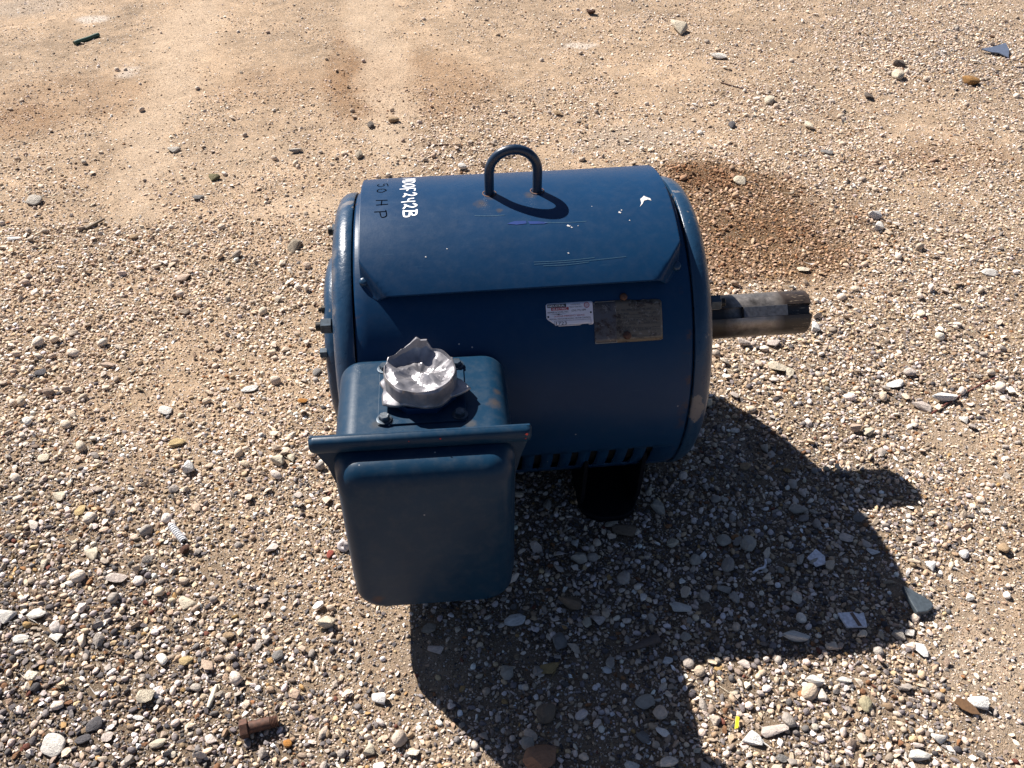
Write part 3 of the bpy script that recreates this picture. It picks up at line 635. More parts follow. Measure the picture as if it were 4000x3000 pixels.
# frame barrel with real slots near the bottom
slots_x = [.023 + .0338 * k for k in range(-8, 7)]
xsb = [-.2758, -.272]
for s in slots_x: xsb += [s - .0065, s + .0065]
xsb += [.277, .281]; xsb = sorted(xsb)
ths = list(np.linspace(-180, 180, 145)); ths = sorted(set([round(t, 3) for t in ths if not (-34.5 < t < -16)] + [-34, -31, -28, -25, -22, -19, -17]))
v = []; f = []; nT = len(ths) - 1
for x in xsb:
    for t in ths[:-1]:
        rr_ = RS - (.0025 if x in (-.2758, .281) else 0)
        v.append(cyl(x, t, rr_))
for i in range(len(xsb) - 1):
    xm = (xsb[i] + xsb[i + 1]) / 2; slot = any(abs(xm - s) < .006 for s in slots_x)
    for k in range(nT):
        tm = (ths[k] + ths[k + 1]) / 2
        if slot and -34 < tm < -17: continue
        a = i * nT + k; b = i * nT + (k + 1) % nT; f.append((a, b, b + nT, a + nT))
barrel = pydata('barrel', v, f, PAINT, motor, True, 40); solid(barrel, .004, 1 if False else -1)
lathe([(-.270, 0), (-.270, RS - .012), (.275, RS - .012), (.275, 0)], 96, 'stator_core', HOLE, motor)

# end bells
bellR = [(.2835, RS - .008), (.2835, RS - .0005), (.285, RS + .0008), (.296, RS + .0002), (.305, RS - .003), (.3125, RS - .009), (.318, RS - .018), (.3225, RS - .032), (.326, RS - .05), (.3285, RS - .075), (.331, .15), (.333, .115), (.338, .11), (.343, .10), (.344, .06), (.338, .055), (.338, .0)]
lathe(bellR, 160, 'end_bell', CAST, motor, 50)
bellL = [(-.2783, RS - .008), (-.2783, RS - .0005), (-.280, RS + .0008), (-.290, RS + .0004), (-.299, RS - .0025), (-.306, RS - .008), (-.3115, RS - .018), (-.315, RS - .032), (-.3175, RS - .05), (-.319, RS - .08), (-.320, .185), (-.321, .17)]
bl = lathe(bellL + [(-.321, 0)], 160, 'end_bell', CAST, motor, 50)
lathe([(-.320, .168), (-.330, .166), (-.338, .160), (-.343, .148), (-.346, .12), (-.347, .0)], 96, 'bearing_cap', CAST, motor, 50)

def prism(n, r, x0, x1, th, rad, name, mat, parent, rot=0, cham=.0015):
    cx, cy, cz = cyl(0, th, rad); cy, cz = cy, cz
    v = []; f = []; prof = [(x0, r - cham), (x0 + (cham if x1 > x0 else -cham) * .7, r), (x1 - (cham if x1 > x0 else -cham) * .7, r), (x1, r - cham)]
    for x, q in prof:
        for k in range(n):
            a = 2 * math.pi * k / n + rot; v.append((x, cy + q * math.cos(a), cz + TILT * x + q * math.sin(a)))
    for i in range(3):
        for k in range(n): f.append((i * n + k, i * n + (k + 1) % n, (i + 1) * n + (k + 1) % n, (i + 1) * n + k))
    f.append(tuple(range(n))[::-1]); f.append(tuple(3 * n + k for k in range(n)))
    return pydata(name, v, f, mat, parent, n > 12, 40)
def stud_nut(x, sgn, th, rad, s=1.0):
    nut = prism(6, .0142 * s, x, x + sgn * .0185 * s, th, rad, 'nut', BOLT, motor, .35)
    prism(20, .0078 * s, x + sgn * .018 * s, x + sgn * .0275 * s, th, rad, 'stud', DARKSTEEL, nut)
    return nut
for th in (44.5, 135, -45, -135): stud_nut(-.3195, -1, th, .2165); stud_nut(.331, 1, th, .205)
for th in (30, -150, -60): prism(6, .0098, -.338, -.3515, th, .152, 'cap_screw', BOLT, motor, .2)
for th in (60,): 
    b_ = prism(12, .0075, -.337, -.346, th, .150, 'grease_fitting', DARKSTEEL, motor); prism(10, .004, -.346, -.352, th, .150, 'fitting_tip', DARKSTEEL, b_)

# shaft with keyway
def shaft():
    r = .0429; kt = R_(45.0); hw = .0107; dep = .0115; n = 72; sec = []
    a0 = math.asin(hw / r)
    for k in range(n + 1): 
        a = kt + a0 + (2 * math.pi - 2 * a0) * k / n; sec.append((r * math.cos(a), r * math.sin(a)))
    cN, sN = math.cos(kt), math.sin(kt)
    def loc(u, w_): return (u * cN - w_ * sN, u * sN + w_ * cN)     # u outward, w sideways
    ub = math.sqrt(r * r - hw * hw) - dep
    sec += [loc(ub, -hw), loc(ub, hw)]
    v = []; f = []; xs_ = [(.33, 1), (.36, 1), (.5795, 1), (.5822, .955)]
    for x, s in xs_:
        for (a, b) in sec: v.append(tl((x, -a * s, H0 + b * s)))
    m = len(sec)
    for i in range(len(xs_) - 1):
        for k in range(m): f.append((i * m + k, i * m + (k + 1) % m, (i + 1) * m + (k + 1) % m, (i + 1) * m + k))
    c0 = len(v)
    v.append(tl((.5822, 0, H0)));
    for k in range(m): f.append(((len(xs_) - 1) * m + k, (len(xs_) - 1) * m + (k + 1) % m, c0))
    o = pydata('shaft', v, f, SHAFT, motor, True, 28)
    # shallow centre hole ring
    v = []; f = []
    uo = math.sqrt(r * r - hw * hw) + .0012; pts = [loc(ub + .0002, -hw + .0003), loc(ub + .0002, hw - .0003), loc(uo, hw - .0003), loc(uo, -hw + .0003)]
    for x in (.447, .534):
        for a, b in pts: v.append(tl((x, -a, H0 + b)))
    for k in range(4): f.append((k, (k + 1) % 4, 4 + (k + 1) % 4, 4 + k))
    f += [(0, 1, 2, 3), (4, 5, 6, 7)]
    bevel(pydata('shaft_key', v, f, KEYM, o, False), .0008)
    return o
SH = shaft()
lathe([(.338, .056), (.343, .056), (.343, .0435), (.338, .0435)], 64, 'shaft_seal', DARKSTEEL, motor)

# hood
HX0, HX1 = -.264, .266
def hood_r(x, th):
    a = min(x - HX0, HX1 - x); b = (min(th, 180 - th) - 50) * R_(1) * RH
    q = a / .045 + b / .070
    t = min(1, max(0, (1 - q) / .42)); t = t * t * (3 - 2 * t)
    dent = .0016 * math.sin(9 * x + .4) * math.sin(R_(th) * 2.3 + 1)
    return RH + dent * min(1, a / .05) - (RH - RS - .0006) * t
def hood():
    xs_ = [HX0, HX0 + .002, HX0 + .005, HX0 + .009, HX0 + .014, HX0 + .02, HX0 + .026, HX0 + .032, HX0 + .038, HX0 + .045, HX0 + .055] + list(np.linspace(HX0 + .07, HX1 - .07, 40)) + [HX1 - q for q in (.055, .045, .038, .032, .026, .02, .014, .009, .005, .002, 0)]
    rows = 90; v = []; f = []
    for x in xs_:
        a = min(x - HX0, HX1 - x); bm_ = max(0, .070 * (.52 - a / .045)); t0 = 50 + math.degrees(bm_ / RH)
        t1 = 180 - t0
        for k in range(rows + 1):
            u = k / rows; u = u - .10 * math.sin(2 * math.pi * u) / (2 * math.pi) * 5 * .9
            t = t0 + (t1 - t0) * u; v.append(cyl(x, t, hood_r(x, t)))
    for i in range(len(xs_) - 1):
        for k in range(rows): a = i * (rows + 1) + k; f.append((a, a + 1, a + rows + 2, a + rows + 1))
    o = pydata('hood', v, f, PAINT, motor, True, 60); solid(o, .0022, -1); bevel(o, .0006, 1, 50); return o
HOOD = hood()
# make sure the sheet's outside stays outside
def dome(x, th, r, rad, hgt, name, mat, parent, n=20):
    v = []; f = []; t = R_(th)
    er = Vector((0, -math.cos(t), math.sin(t))); et = Vector((0, -math.sin(t), -math.cos(t))); ex = Vector((1, 0, 0)); c = Vector(cyl(x, th, r))
    rings = [(1, -.002), (1, hgt * .3), (.85, hgt * .72), (.55, hgt * .95), (.2, hgt)]
    for q, h in rings:
        for k in range(n): a = 2 * math.pi * k / n; v.append(c + ex * rad * q * math.cos(a) + et * rad * q * math.sin(a) + er * h)
    for i in range(4):
        for k in range(n): f.append((i * n + k, i * n + (k + 1) % n, (i + 1) * n + (k + 1) % n, (i + 1) * n + k))
    f.append(tuple(4 * n + k for k in range(n)))
    return pydata(name, v, f, mat, parent, True, 50)
dome(-.2575, 57, RS + .0005, .0085, .007, 'hood_screw', CAST, HOOD); dome(.259, 56, RS + .0005, .0085, .007, 'hood_screw', CAST, HOOD)

# lifting loop
def tube(path, r, name, mat, parent, n=16, caps=True, rf=None):
    v = []; f = []; P = [Vector(p) for p in path]; prev = None
    for i, p in enumerate(P):
        d = (P[min(i + 1, len(P) - 1)] - P[max(i - 1, 0)]).normalized()
        if prev is None: prev = d.orthogonal().normalized()
        a = (prev - d * prev.dot(d)).normalized(); b = d.cross(a); prev = a; rr = r if rf is None else r * rf(i / (len(P) - 1))
        for k in range(n): t = 2 * math.pi * k / n; v.append(p + a * rr * math.cos(t) + b * rr * math.sin(t))
    for i in range(len(P) - 1):
        for k in range(n): f.append((i * n + k, i * n + (k + 1) % n, (i + 1) * n + (k + 1) % n, (i + 1) * n + k))
    if caps: f.append(tuple(range(n))[::-1]); f.append(tuple((len(P) - 1) * n + k for k in range(n)))
    return pydata(name, v, f, mat, parent, True, 50)
zt = H0 + RH; hw = .0415; zc = zt + .0855 - hw - .0082 + .002
path = [(-hw, 0, zt - .02), (-hw, 0, zt), (-hw, 0, (zt + zc) / 2)] + [(-hw * math.cos(a), 0, zc + hw * math.sin(a)) for a in np.linspace(0, math.pi, 25)] + [(hw, 0, (zt + zc) / 2), (hw, 0, zt), (hw, 0, zt - .02)]
tube([tl(p) for p in path], .0084, 'lifting_loop', LOOPP, motor, 20)
for s in (-1, 1): lathe_ = None
for s in (-1, 1):
    v = []; f = []
    for q, rr in enumerate((.0125, .0105)):
        for k in range(24): a = 2 * math.pi * k / 24; xx = s * hw + rr * math.cos(a); yy = rr * math.sin(a); v.append(tl((xx, yy, H0 + math.sqrt(RH ** 2 - yy ** 2) + .0006 + .0002 * q)))
    for k in range(24): f.append((k, (k + 1) % 24, 24 + (k + 1) % 24, 24 + k))
    pydata('loop_hole_rim', v, f, RUST, HOOD, True, 50)

# feet
def foot(xc, side):
    v = []; f = []; w2 = .058; y0 = -.12; y1 = -.264; r = .048; n = 8
    out = [(xc - w2, y0)]
    for k in range(n + 1): a = math.pi + math.pi / 2 * k / n; out.append((xc - w2 + r + r * math.cos(a), y1 + r + r * math.sin(a)))
    for k in range(n + 1): a = -math.pi / 2 + math.pi / 2 * k / n; out.append((xc + w2 - r + r * math.cos(a), y1 + r + r * math.sin(a)))
    out.append((xc + w2, y0)); m = len(out)
    for z in (.001, .015):
        for (x, y) in out: v.append((x, y * side, z))
    for k in range(m): f.append((k, (k + 1) % m, m + (k + 1) % m, m + k))
    f.append(tuple(range(m))); f.append(tuple(range(m, 2 * m)))
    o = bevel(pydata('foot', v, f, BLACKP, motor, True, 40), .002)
    for sx in (-1, 1):   # gusset webs up to the barrel
        xa = xc + sx * (w2 - .004); pts = [(-.13, .014), (-.225, .014), (-.240, .05), (-.250, .17), (-.20, .20), (-.13, .10)]
        v = []; f = []
        for xx in (xa - .004, xa + .004):
            for (y, z) in pts: v.append((xx, y * side, z))
        for k in range(6): f.append((k, (k + 1) % 6, 6 + (k + 1) % 6, 6 + k))
        f += [tuple(range(6)), tuple(range(6, 12))]
        bevel(pydata('foot_web', v, f, BLACKP, o, False), .0015)
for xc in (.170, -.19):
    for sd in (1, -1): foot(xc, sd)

# ---- lettering and print on curved surfaces
def text_tris(s, width=None, height=.01, font_shear=0, space=1):
    cu = bpy.data.curves.new('t', 'FONT'); cu.body = s; cu.size = 1; cu.shear = font_shear; cu.space_character = space; cu.resolution_u = 3
    ob = bpy.data.objects.new('t', cu); col.objects.link(ob); bpy.context.view_layer.update()
    dg = bpy.context.evaluated_depsgraph_get(); me = bpy.data.meshes.new_from_object(ob.evaluated_get(dg))
    bpy.data.objects.remove(ob); vs = [tuple(q.co[:2]) for q in me.vertices]; fs = [tuple(p.vertices) for p in me.polygons]; bpy.data.meshes.remove(me)
    if not vs: return [], []
    x0 = min(a for a, _ in vs); x1 = max(a for a, _ in vs); y0 = 0; y1 = .72
    sy = height / (y1 - y0); sx = (width / (x1 - x0)) if width else sy
    return [((a - x0) * sx, (b - y0) * sy) for a, b in vs], fs
class Print:
    def __init__(s, mapf): s.mapf = mapf; s.v = []; s.f = []
    def text(s, txt, x, y, height, width=None, **k):
        vs, fs = text_tris(txt, width, height, **k); n = len(s.v)
        s.v += [s.mapf(x + a, y + b) for a, b in vs]; s.f += [tuple(n + i for i in q) for q in fs]
    def poly(s, pts):
        n = len(s.v); s.v += [s.mapf(a, b) for a, b in pts]; s.f.append(tuple(range(n, n + len(pts))))
    def rect(s, x0, y0, x1, y1):
        k = max(1, int(abs(x1 - x0) / .02)); s.poly([(x0, y0), (x1, y0), (x1, y1), (x0, y1)])
    def stroke(s, pts, w):
        P = [Vector(p) for p in pts]
        # smooth resample
        Q = []
        for i in range(len(P) - 1):
            p0 = P[max(i - 1, 0)]; p1 = P[i]; p2 = P[i + 1]; p3 = P[min(i + 2, len(P) - 1)]
            for k in range(5):
                t = k / 5; Q.append(.5 * ((2 * p1) + (p2 - p0) * t + (2 * p0 - 5 * p1 + 4 * p2 - p3) * t * t + (3 * p1 - p0 - 3 * p2 + p3) * t ** 3))
        Q.append(P[-1]); n0 = len(s.v)
        for i, p in enumerate(Q):
            d = (Q[min(i + 1, len(Q) - 1)] - Q[max(i - 1, 0)]); d = d.normalized() if d.length > 1e-9 else Vector((1, 0)); n = Vector((-d.y, d.x)) * w / 2
            s.v += [s.mapf(*(p + n)), s.mapf(*(p - n))]
        for i in range(len(Q) - 1): a = n0 + 2 * i; s.f.append((a, a + 1, a + 3, a + 2))
        for p in (Q[0], Q[-1]): s.disc(p.x, p.y, w / 2, 10)
    def disc(s, x, y, r, n=18): s.poly([(x + r * math.cos(2 * math.pi * k / n), y + r * math.sin(2 * math.pi * k / n)) for k in range(n)])
    def build(s, name, mat, parent): return pydata(name, s.v, s.f, mat, parent, True, 80, fix=False)

def onshell(x0, th0, r):          # local (s right, t up) metres -> barrel surface
    return lambda s, t: cyl(x0 + s, th0 + math.degrees(t / RS), r)
# service label (white)
LW, LH = .0775, .0385
def lab(rr): return onshell(.0365, 37.6, RS + rr)
def curved_sheet(name, outline_cols, mapf, mat, parent, t=.0006):
    v = []; f = []
    for (x, y0, y1) in outline_cols:
        for k in range(9): v.append(mapf(x, y0 + (y1 - y0) * k / 8))
    for i in range(len(outline_cols) - 1):
        for k in range(8): a = i * 9 + k; f.append((a, a + 9, a + 10, a + 1))
    o = pydata(name, v, f, mat, parent, True, 60, fix=False); return o
cols = [(0, .0150, LH - .0022), (.0012, .0125, LH - .0008), (.003, .0108, LH), (.006, .0088, LH), (.009, .0064, LH), (.012, .0045, LH), (.0145, .0012, LH), (.0175, .0022, LH), (.020, 0, LH), (.055, .0001, LH), (.058, .0012, LH), (.068, .0013, LH), (.071, 0, LH), (LW - .0025, 0, LH), (LW - .0008, .0010, LH - .001), (LW, .003, LH - .003)]
label = curved_sheet('service_label', cols, lab(.0010), WHITE, motor); solid(label, .0006, -1)
pk = Print(lab(.0013)); pr = Print(lab(.0013)); pw = Print(lab(.0016))
pk.rect(.0025, .0312, .0335, .0368); pr.rect(.0085, .0262, .0375, .0310)
pw.text('INDUSTRIAL', .0040, .0322, .0036, .0275); pw.text('ELECTRIC', .0110, .0270, .0032, .0240)
pk.text('REPAIR & SALES, INC.', .0025, .0222, .0026, .0350)
pk.poly([(.006, .0205), (.0225, .0208), (.0215, .0196), (.035, .0212), (.018, .0184), (.0195, .0197)])
pk.text('213 OTIS DRIVE', .0410, .0335, .0022, .0160); pk.text('WACO, TEXAS 76712', .0390, .0295, .0022, .0210); pk.text('(254) 772-1899', .0420, .0232, .0032, .0240)
pr.text('24 HOUR EMERGENCY SERVICE', .0130, .0152, .0028, .0500); pk.text('MOTORS • MOTOR REBUILDING • MOTOR CONTROLS', .0050, .0108, .0026, .0680)
for a in ((.0130, .0012, .0735, .0016), (.0130, .0088, .0735, .0092), (.0130, .0012, .0134, .0092), (.0731, .0012, .0735, .0092)): pk.rect(*a)
pk.text('1723', .0155, .0022, .0058, .0175)
pk.disc(.0030, .0165, .0016); pk.disc(.0738, .0200, .0016)
for k in range(28):   # round red emblem ring
    a0 = 2 * math.pi * k / 28; a1 = a0 + 2 * math.pi / 28; cx_, cy_ = .0675, .0325
    pr.poly([(cx_ + r_ * math.cos(a), cy_ + r_ * math.sin(a)) for r_, a in ((.0046, a0), (.0046, a1), (.0036, a1), (.0036, a0))])
pr.text('EASA', .0645, .0314, .0024, .0060); pr.rect(.0655, .0345, .0695, .0349); pr.rect(.0655, .0300, .0695, .0304)
pk.build('black_print', INK, label); pr.build('red_print', REDINK, label); pw.build('white_print', WHITEINK, label)

# maker's nameplate
PW, PH = .1135, .0700
def npf(rr): return onshell(.1150, 30.8, RS + rr)
cols = [(0, .001, PH - .003), (.0015, 0, PH - .001), (.003, 0, PH)] + [(x, 0, PH) for x in np.linspace(.01, .06, 6)] + [(x, 0, PH - .0008 - .0014 * abs(math.sin(x * 260))) for x in np.linspace(.07, PW - .008, 6)] + [(PW - .003, .0003, PH - .003), (PW, .002, PH - .006)]
npl = curved_sheet('nameplate', cols, npf(.0012), PLATE, motor); solid(npl, .0010, -1)
fr = Print(npf(.0016)); ed = .0009
for a in ((.0008, .0006, PW * .32, .0006 + ed), (.0008, .0006, .0008 + ed, PH - .002), (.036, .0006, .0366, PH * .80), (.003, PH - .0016, .036, PH - .0009)): fr.rect(*a)
fr.build('raised_border', plain('worn_brass_edge', (.34, .31, .26), .4, .5), npl)
q = Print(npf(.0015))
q.text('LINCOLN', .0045, .0605, .0052, .0225)
for a in ((.003, .0590, .0290, .0593), (.003, .0668, .0290, .0671), (.003, .0590, .0033, .0671), (.0287, .0590, .0290, .0671)): q.rect(*a)
q.text('AC MOTOR', .0100, .0545, .0028, .018)
q.text('LINCGUARD', .0640, .0615, .0045, .0380)
rows = [(.0520, [('HP', .038, .004), ('50', .0455, .006), ('RPM', .055, .007), ('1780', .0625, .010), ('FRAME', .0755, .010), ('444T', .088, .010)]),
        (.0455, [('VOLTS', .038, .009), ('460', .0490, .009), ('HERTZ', .0800, .009), ('60', .0985, .005)]),
        (.0400, [('AMPS', .038, .007), ('61', .0490, .005), ('PHASE', .0800, .010), ('3', .0955, .002)]),
        (.0345, [('SERVICE', .038, .009), ('1.15', .0490, .009), ('MAX AMB', .0610, .007), ('40', .0700, .005), ('°C', .0765, .003), ('INS', .0815, .005), ('F', .0985, .002)]),
        (.0295, [('CODE', .038, .007), ('G', .0515, .002), ('DESIGN', .0580, .010), ('B', .0740, .002), ('TIME RATING', .0810, .012), ('CONT', .0950, .009)]),
        (.0235, [('TEMP', .038, .006), ('RISE', .0470, .006), ('63', .0550, .005), ('°C', .0640, .003)]),
        (.0195, [('NOM EFF', .038, .009), ('92.4', .0500, .008), ('POWER', .0610, .008), ('91.0', .0720, .009), ('MIN EFF', .0840, .010)]),
        (.0095, [('SERIAL', .0620, .008)]), (.0050, [('U1164A1', .0680, .013)])]
for y, items in rows:
    for t_, x_, w_ in items: q.text(t_, x_, y, .0026, w_)
    q.rect(.0460, y - .0009, .1090, y - .0006)
q.build('stamped_print', INK, npl)
dome(.166, 46.3, RS + .001, .0062, .005, 'drive_screw', RUST, npl); dome(.169, 33.1, RS + .001, .0068, .0052, 'drive_screw', RUST, npl)

# hand writing on the hood (reads downwards): local a = along the writing, b = letter height
def onhood(x0, th0): return lambda a, b: cyl(x0 + b, th0 - math.degrees(a / RH), hood_r(x0 + b, th0 - math.degrees(a / RH)) + .0006)
wq = Print(onhood(-.191, 106.3)); w_ = .0029
glyph = {'M': [[(0, 0), (.003, .022), (.009, .004), (.015, .022), (.019, 0)]], 'D': [[(.002, .001), (.003, .021)], [(.000, .021), (.012, .019), (.016, .011), (.011, .002), (-.001, .000)]],
 '0': [[(.009, .021), (.003, .017), (.002, .006), (.008, .001), (.014, .006), (.014, .016), (.009, .021)]],
 'F': [[(.003, -.004), (.003, .010), (.002, .021), (.012, .021)], [(.003, .010), (.011, .008)]],
 '2': [[(.001, .018), (.006, .023), (.011, .017), (.008, .009), (.002, .002), (.006, .005), (.014, .001)]],
 '4': [[(.002, .019), (.004, .011), (.012, .010)], [(.012, .021), (.012, .010), (.013, -.001)]],
 'B': [[(.002, .000), (.003, .020)], [(.000, .021), (.011, .020), (.013, .014), (.004, .010), (.015, .008), (.015, .000), (.001, -.001)]]}
for k, ch in enumerate('MD0F242B'):
    off = [-.012, .010, .0320, .0510, .0705, .0890, .1070, .1260][k]
    wd = w_ * (1.15 if ch in '2B0' else .95)
    for st in glyph[ch]: wq.stroke([(off + a, b + [0, 0, 0, 0, .001, 0, .001, .003][k]) for a, b in st], wd)
wq.build('white_writing', WHITEINK, HOOD)
bq = Print(onhood(-.236, 107)); mk = [[[(.014, .019), (.002, .017), (.003, .011), (.010, .012), (.013, .005), (.006, .000), (.001, .003)]], [[(.009, .017), (.003, .012), (.004, .003), (.011, .001), (.015, .009), (.009, .017)]],
  [[(.000, .000), (.002, .019)], [(.013, .001), (.013, .020)], [(.001, .010), (.014, .009)]], [[(.002, -.002), (.003, .018)], [(.000, .017), (.013, .018), (.015, .010), (.003, .007)]]]
for k, g_ in enumerate(mk):
    off = [.022, .048, .094, .126][k]
    for st in g_: bq.stroke([(off + a * 1.15, b) for a, b in st], .0016)
bq.build('black_writing', MARKER, HOOD)
# chips, rubs and scratches of the hood
cq = Print(onhood(0, 90))
def H(x, th): return ((90 - th) * R_(1) * RH, x)
ch = [(.208, 77.5), (.213, 79.7), (.213, 82.2), (.2185, 83.2), (.2225, 84.2), (.227, 83.2), (.234, 82.2), (.235, 80.7), (.228, 81.6), (.220, 81.0), (.215, 79.2)]
cq.poly([H(.222 + (a_ - .222) * .82, 80.5 + (b_ - 80.5) * .82) for a_, b_ in ch])
for (x, t, r_) in ((.174, 76.0, .0028), (.178, 77, .0016), (.084, 71.4, .0025), (.089, 70.7, .0014), (.188, 72.2, .0013), (.100, 71.2, .0010), (.078, 61, .0012), (-.155, 62.5, .0013), (-.12, 65, .0010)):
    pts = [H(x + r_ * (1 + .5 * math.sin(k * 2.4 + x * 90)) * math.cos(k * .9), t + math.degrees(r_ / RH) * (.8 + .4 * math.cos(k * 3.1)) * math.sin(k * .9)) for k in range(7)]; cq.poly(pts)
cq.build('paint_chips', CHIPM, HOOD)
rq = Print(onhood(0, 90)); rq.poly([H(*p) for p in ((-.018, 73.6), (-.005, 74.6), (.014, 74.5), (.015, 73.3), (-.002, 73.0))]); rq.poly([H(*p) for p in ((.017, 74.2), (.035, 74.0), (.052, 73.3), (.044, 72.8), (.020, 73.0))])
rq.build('blue_rub_mark', RUB, HOOD)
sq = Print(onhood(0, 90))
for (xa, ta, xb, tb_) in ((.020, 58.6, .120, 58.9), (.020, 57.8, .172, 58.6), (.035, 57.1, .110, 57.5), (-.07, 78, -.02, 77.6), (.045, 73.4, .115, 72.9)):
    sq.stroke([H(xa, ta), H((xa + xb) / 2, (ta + tb_) / 2 - .3), H(xb, tb_)], .0006)
sq.build('long_scratches', PALESCR, HOOD)

# ------------------------------------------------------------------ terminal box
TB = None
def rrect(x0, x1, z0, z1, r, n=8):
    pts = []
    for cx_, cz_, a0 in ((x1 - r, z1 - r, 0), (x0 + r, z1 - r, 90), (x0 + r, z0 + r, 180), (x1 - r, z0 + r, 270)):
        for k in range(n + 1): a = R_(a0 + 90 * k / n); pts.append((cx_ + r * math.cos(a), cz_ + r * math.sin(a)))
    return pts
def loft(rings, name, mat, parent, cap0=True, cap1=True, ang=40):
    """rings: (y, x0, x1, z0, z1, r)"""
    v = []; f = []
    for (y, x0, x1, z0, z1, r) in rings: v += [(a, y, b) for a, b in rrect(x0, x1, z0, z1, r)]
    m = len(rrect(0, 1, 0, 1, .1))
    for i in range(len(rings) - 1):
        for k in range(m): f.append((i * m + k, i * m + (k + 1) % m, (i + 1) * m + (k + 1) % m, (i + 1) * m + k))
    if cap0: f.append(tuple(range(m)))
    if cap1: f.append(tuple((len(rings) - 1) * m + k for k in range(m)))
    return pydata(name, v, f, mat, parent, True, ang)
bx0, bx1, bz0, bz1 = -.3025, -.0370, .092, .4300
R1 = .036
rings = []
for k in range(7):   # filleted rear edge
    a = R_(90 * k / 6); ins = .022 * (1 - math.sin(a)); rings.append((-.247 - .022 * (1 - math.cos(a)), bx0 + ins, bx1 - ins, bz0 + ins, bz1 - ins, R1 - ins * .6))
rings += [(-.300, bx0, bx1, bz0, bz1, R1), (-.36, bx0, bx1, bz0, bz1, R1), (-.440, bx0, bx1, bz0, bz1, R1)]
TB = loft(rings, 'terminal_box', BOXP, motor)
# flange: top rain lip and tapered side wings
v = []; f = []
outl = [(-.331, .4445), (-.334, .438), (-.3335, .428), (-.313, .385), (-.3045, .345), (-.3035, .27), (-.3035, .150), (-.300, .120), (-.285, .100), (-.265, .096), (-.075, .096), (-.055, .100), (-.040, .120), (-.036, .150), (-.036, .27), (-.0350, .345), (-.0265, .385), (-.0125, .428), (-.012, .438), (-.0145, .4445)]
for y in (-.4405, -.4455):
    for (x, z) in outl: v.append((x, y, z))
m = len(outl)
for k in range(m): f.append((k, (k + 1) % m, m + (k + 1) % m, m + k))
f += [tuple(range(m)), tuple(range(m, 2 * m))]
FL = bevel(pydata('flange', v, f, BOXP, TB, False), .0012)
lip = [(-.4455, .4445), (-.4520, .4440), (-.4560, .4400), (-.4570, .4320), (-.4560, .4240), (-.4530, .4200), (-.4505, .4200), (-.4525, .4250), (-.4530, .4330), (-.4515, .4385), (-.4455, .4400)]
v = []; f = []; m = len(lip)
for x, s_ in ((-.333, .55), (-.331, .85), (-.325, 1), (-.021, 1), (-.015, .85), (-.013, .55)):
    for (y, z) in lip: v.append((x, -.4455 + (y + .4455) * s_, .4325 + (z - .4325) * s_))
for i in range(5):
    for k in range(m): f.append((i * m + k, i * m + (k + 1) % m, (i + 1) * m + (k + 1) % m, (i + 1) * m + k))
f += [tuple(range(m)), tuple(range(5 * m, 6 * m))]
pydata('rain_lip', v, f, BOXP, FL if False else TB, True, 45)
# cover
cx0, cx1, cz0, cz1 = -.3030, -.0365, .0980, .4190
def ins(y, d, r, t=0): return (y, cx0 + d, cx1 - d, cz0 + d * .40, cz1 - d * .12 - t, r)
rg = [ins(-.4458, 0, .030), ins(-.4500, .0003, .031), ins(-.4540, .001, .031), ins(-.4570, .0022, .032), ins(-.4600, .0034, .032), ins(-.4640, .0045, .032)]
for k in range(9):
    a = R_(90 * k / 8); rg.append(ins(-.4680 - .0320 * math.sin(a), .0050 + .0260 * (1 - math.cos(a)), .034 - .004 * (1 - math.cos(a)), .030 * (1 - math.cos(a))))
cover = loft([(y, a, b, c if i < 5 else c - .0, d, r) for i, (y, a, b, c, d, r) in enumerate(rg)], 'box_cover', BOXP, TB, False, True, 50)
# outer skirt of the cover on the sides and bottom: the panel is deeper towards the lower edge
# gland plate, screws
gz = .4302; gx0, gx1, gy0, gy1 = -.2362, -.1048, -.4140, -.2750
v = []; f = []
P4 = rrect(gx0, gx1, gy0, gy1, .004, 3)
for z in (gz - .001, gz + .0028): v += [(a, b, z) for a, b in P4]
m = len(P4)
for k in range(m): f.append((k, (k + 1) % m, m + (k + 1) % m, m + k))
f += [tuple(range(m)), tuple(range(m, 2 * m))]
gl = bevel(pydata('gland_plate', v, f, BOXP, TB, False), .0008)
def vprism(n, r, x, y, z0, z1, name, mat, parent, rot=0, top=.85):
    v = []; f = []
    for z, q in ((z0, r), (z0 + (z1 - z0) * .82, r), (z1, r * top)):
        for k in range(n): a = 2 * math.pi * k / n + rot; v.append((x + q * math.cos(a), y + q * math.sin(a), z))
    for i in range(2):
        for k in range(n): f.append((i * n + k, i * n + (k + 1) % n, (i + 1) * n + (k + 1) % n, (i + 1) * n + k))
    f += [tuple(range(n)), tuple(range(2 * n, 3 * n))]
    return pydata(name, v, f, mat, parent, n > 10, 40)
for i_, (x, y) in enumerate(((-.2262, -.4030), (-.1145, -.4015), (-.1155, -.2850), (-.2280, -.2860))):
    m_ = BOLT if i_ != 0 else plain('bright_bolt_head', (.16, .18, .2), .3, .6, .3)
    wsh = vprism(28, .0118, x, y, gz + .0026, gz + .0048, 'washer', BOLT, gl); vprism(6, .0082, x, y, gz + .0046, gz + .0118, 'bolt_head', m_, gl, .3 * i_ + .2)
HX, HY = -.1705, -.3430
vprism(8, .0560, HX, HY, gz + .0026, gz + .0125, 'conduit_hub', PAINT, gl, .39, .97)
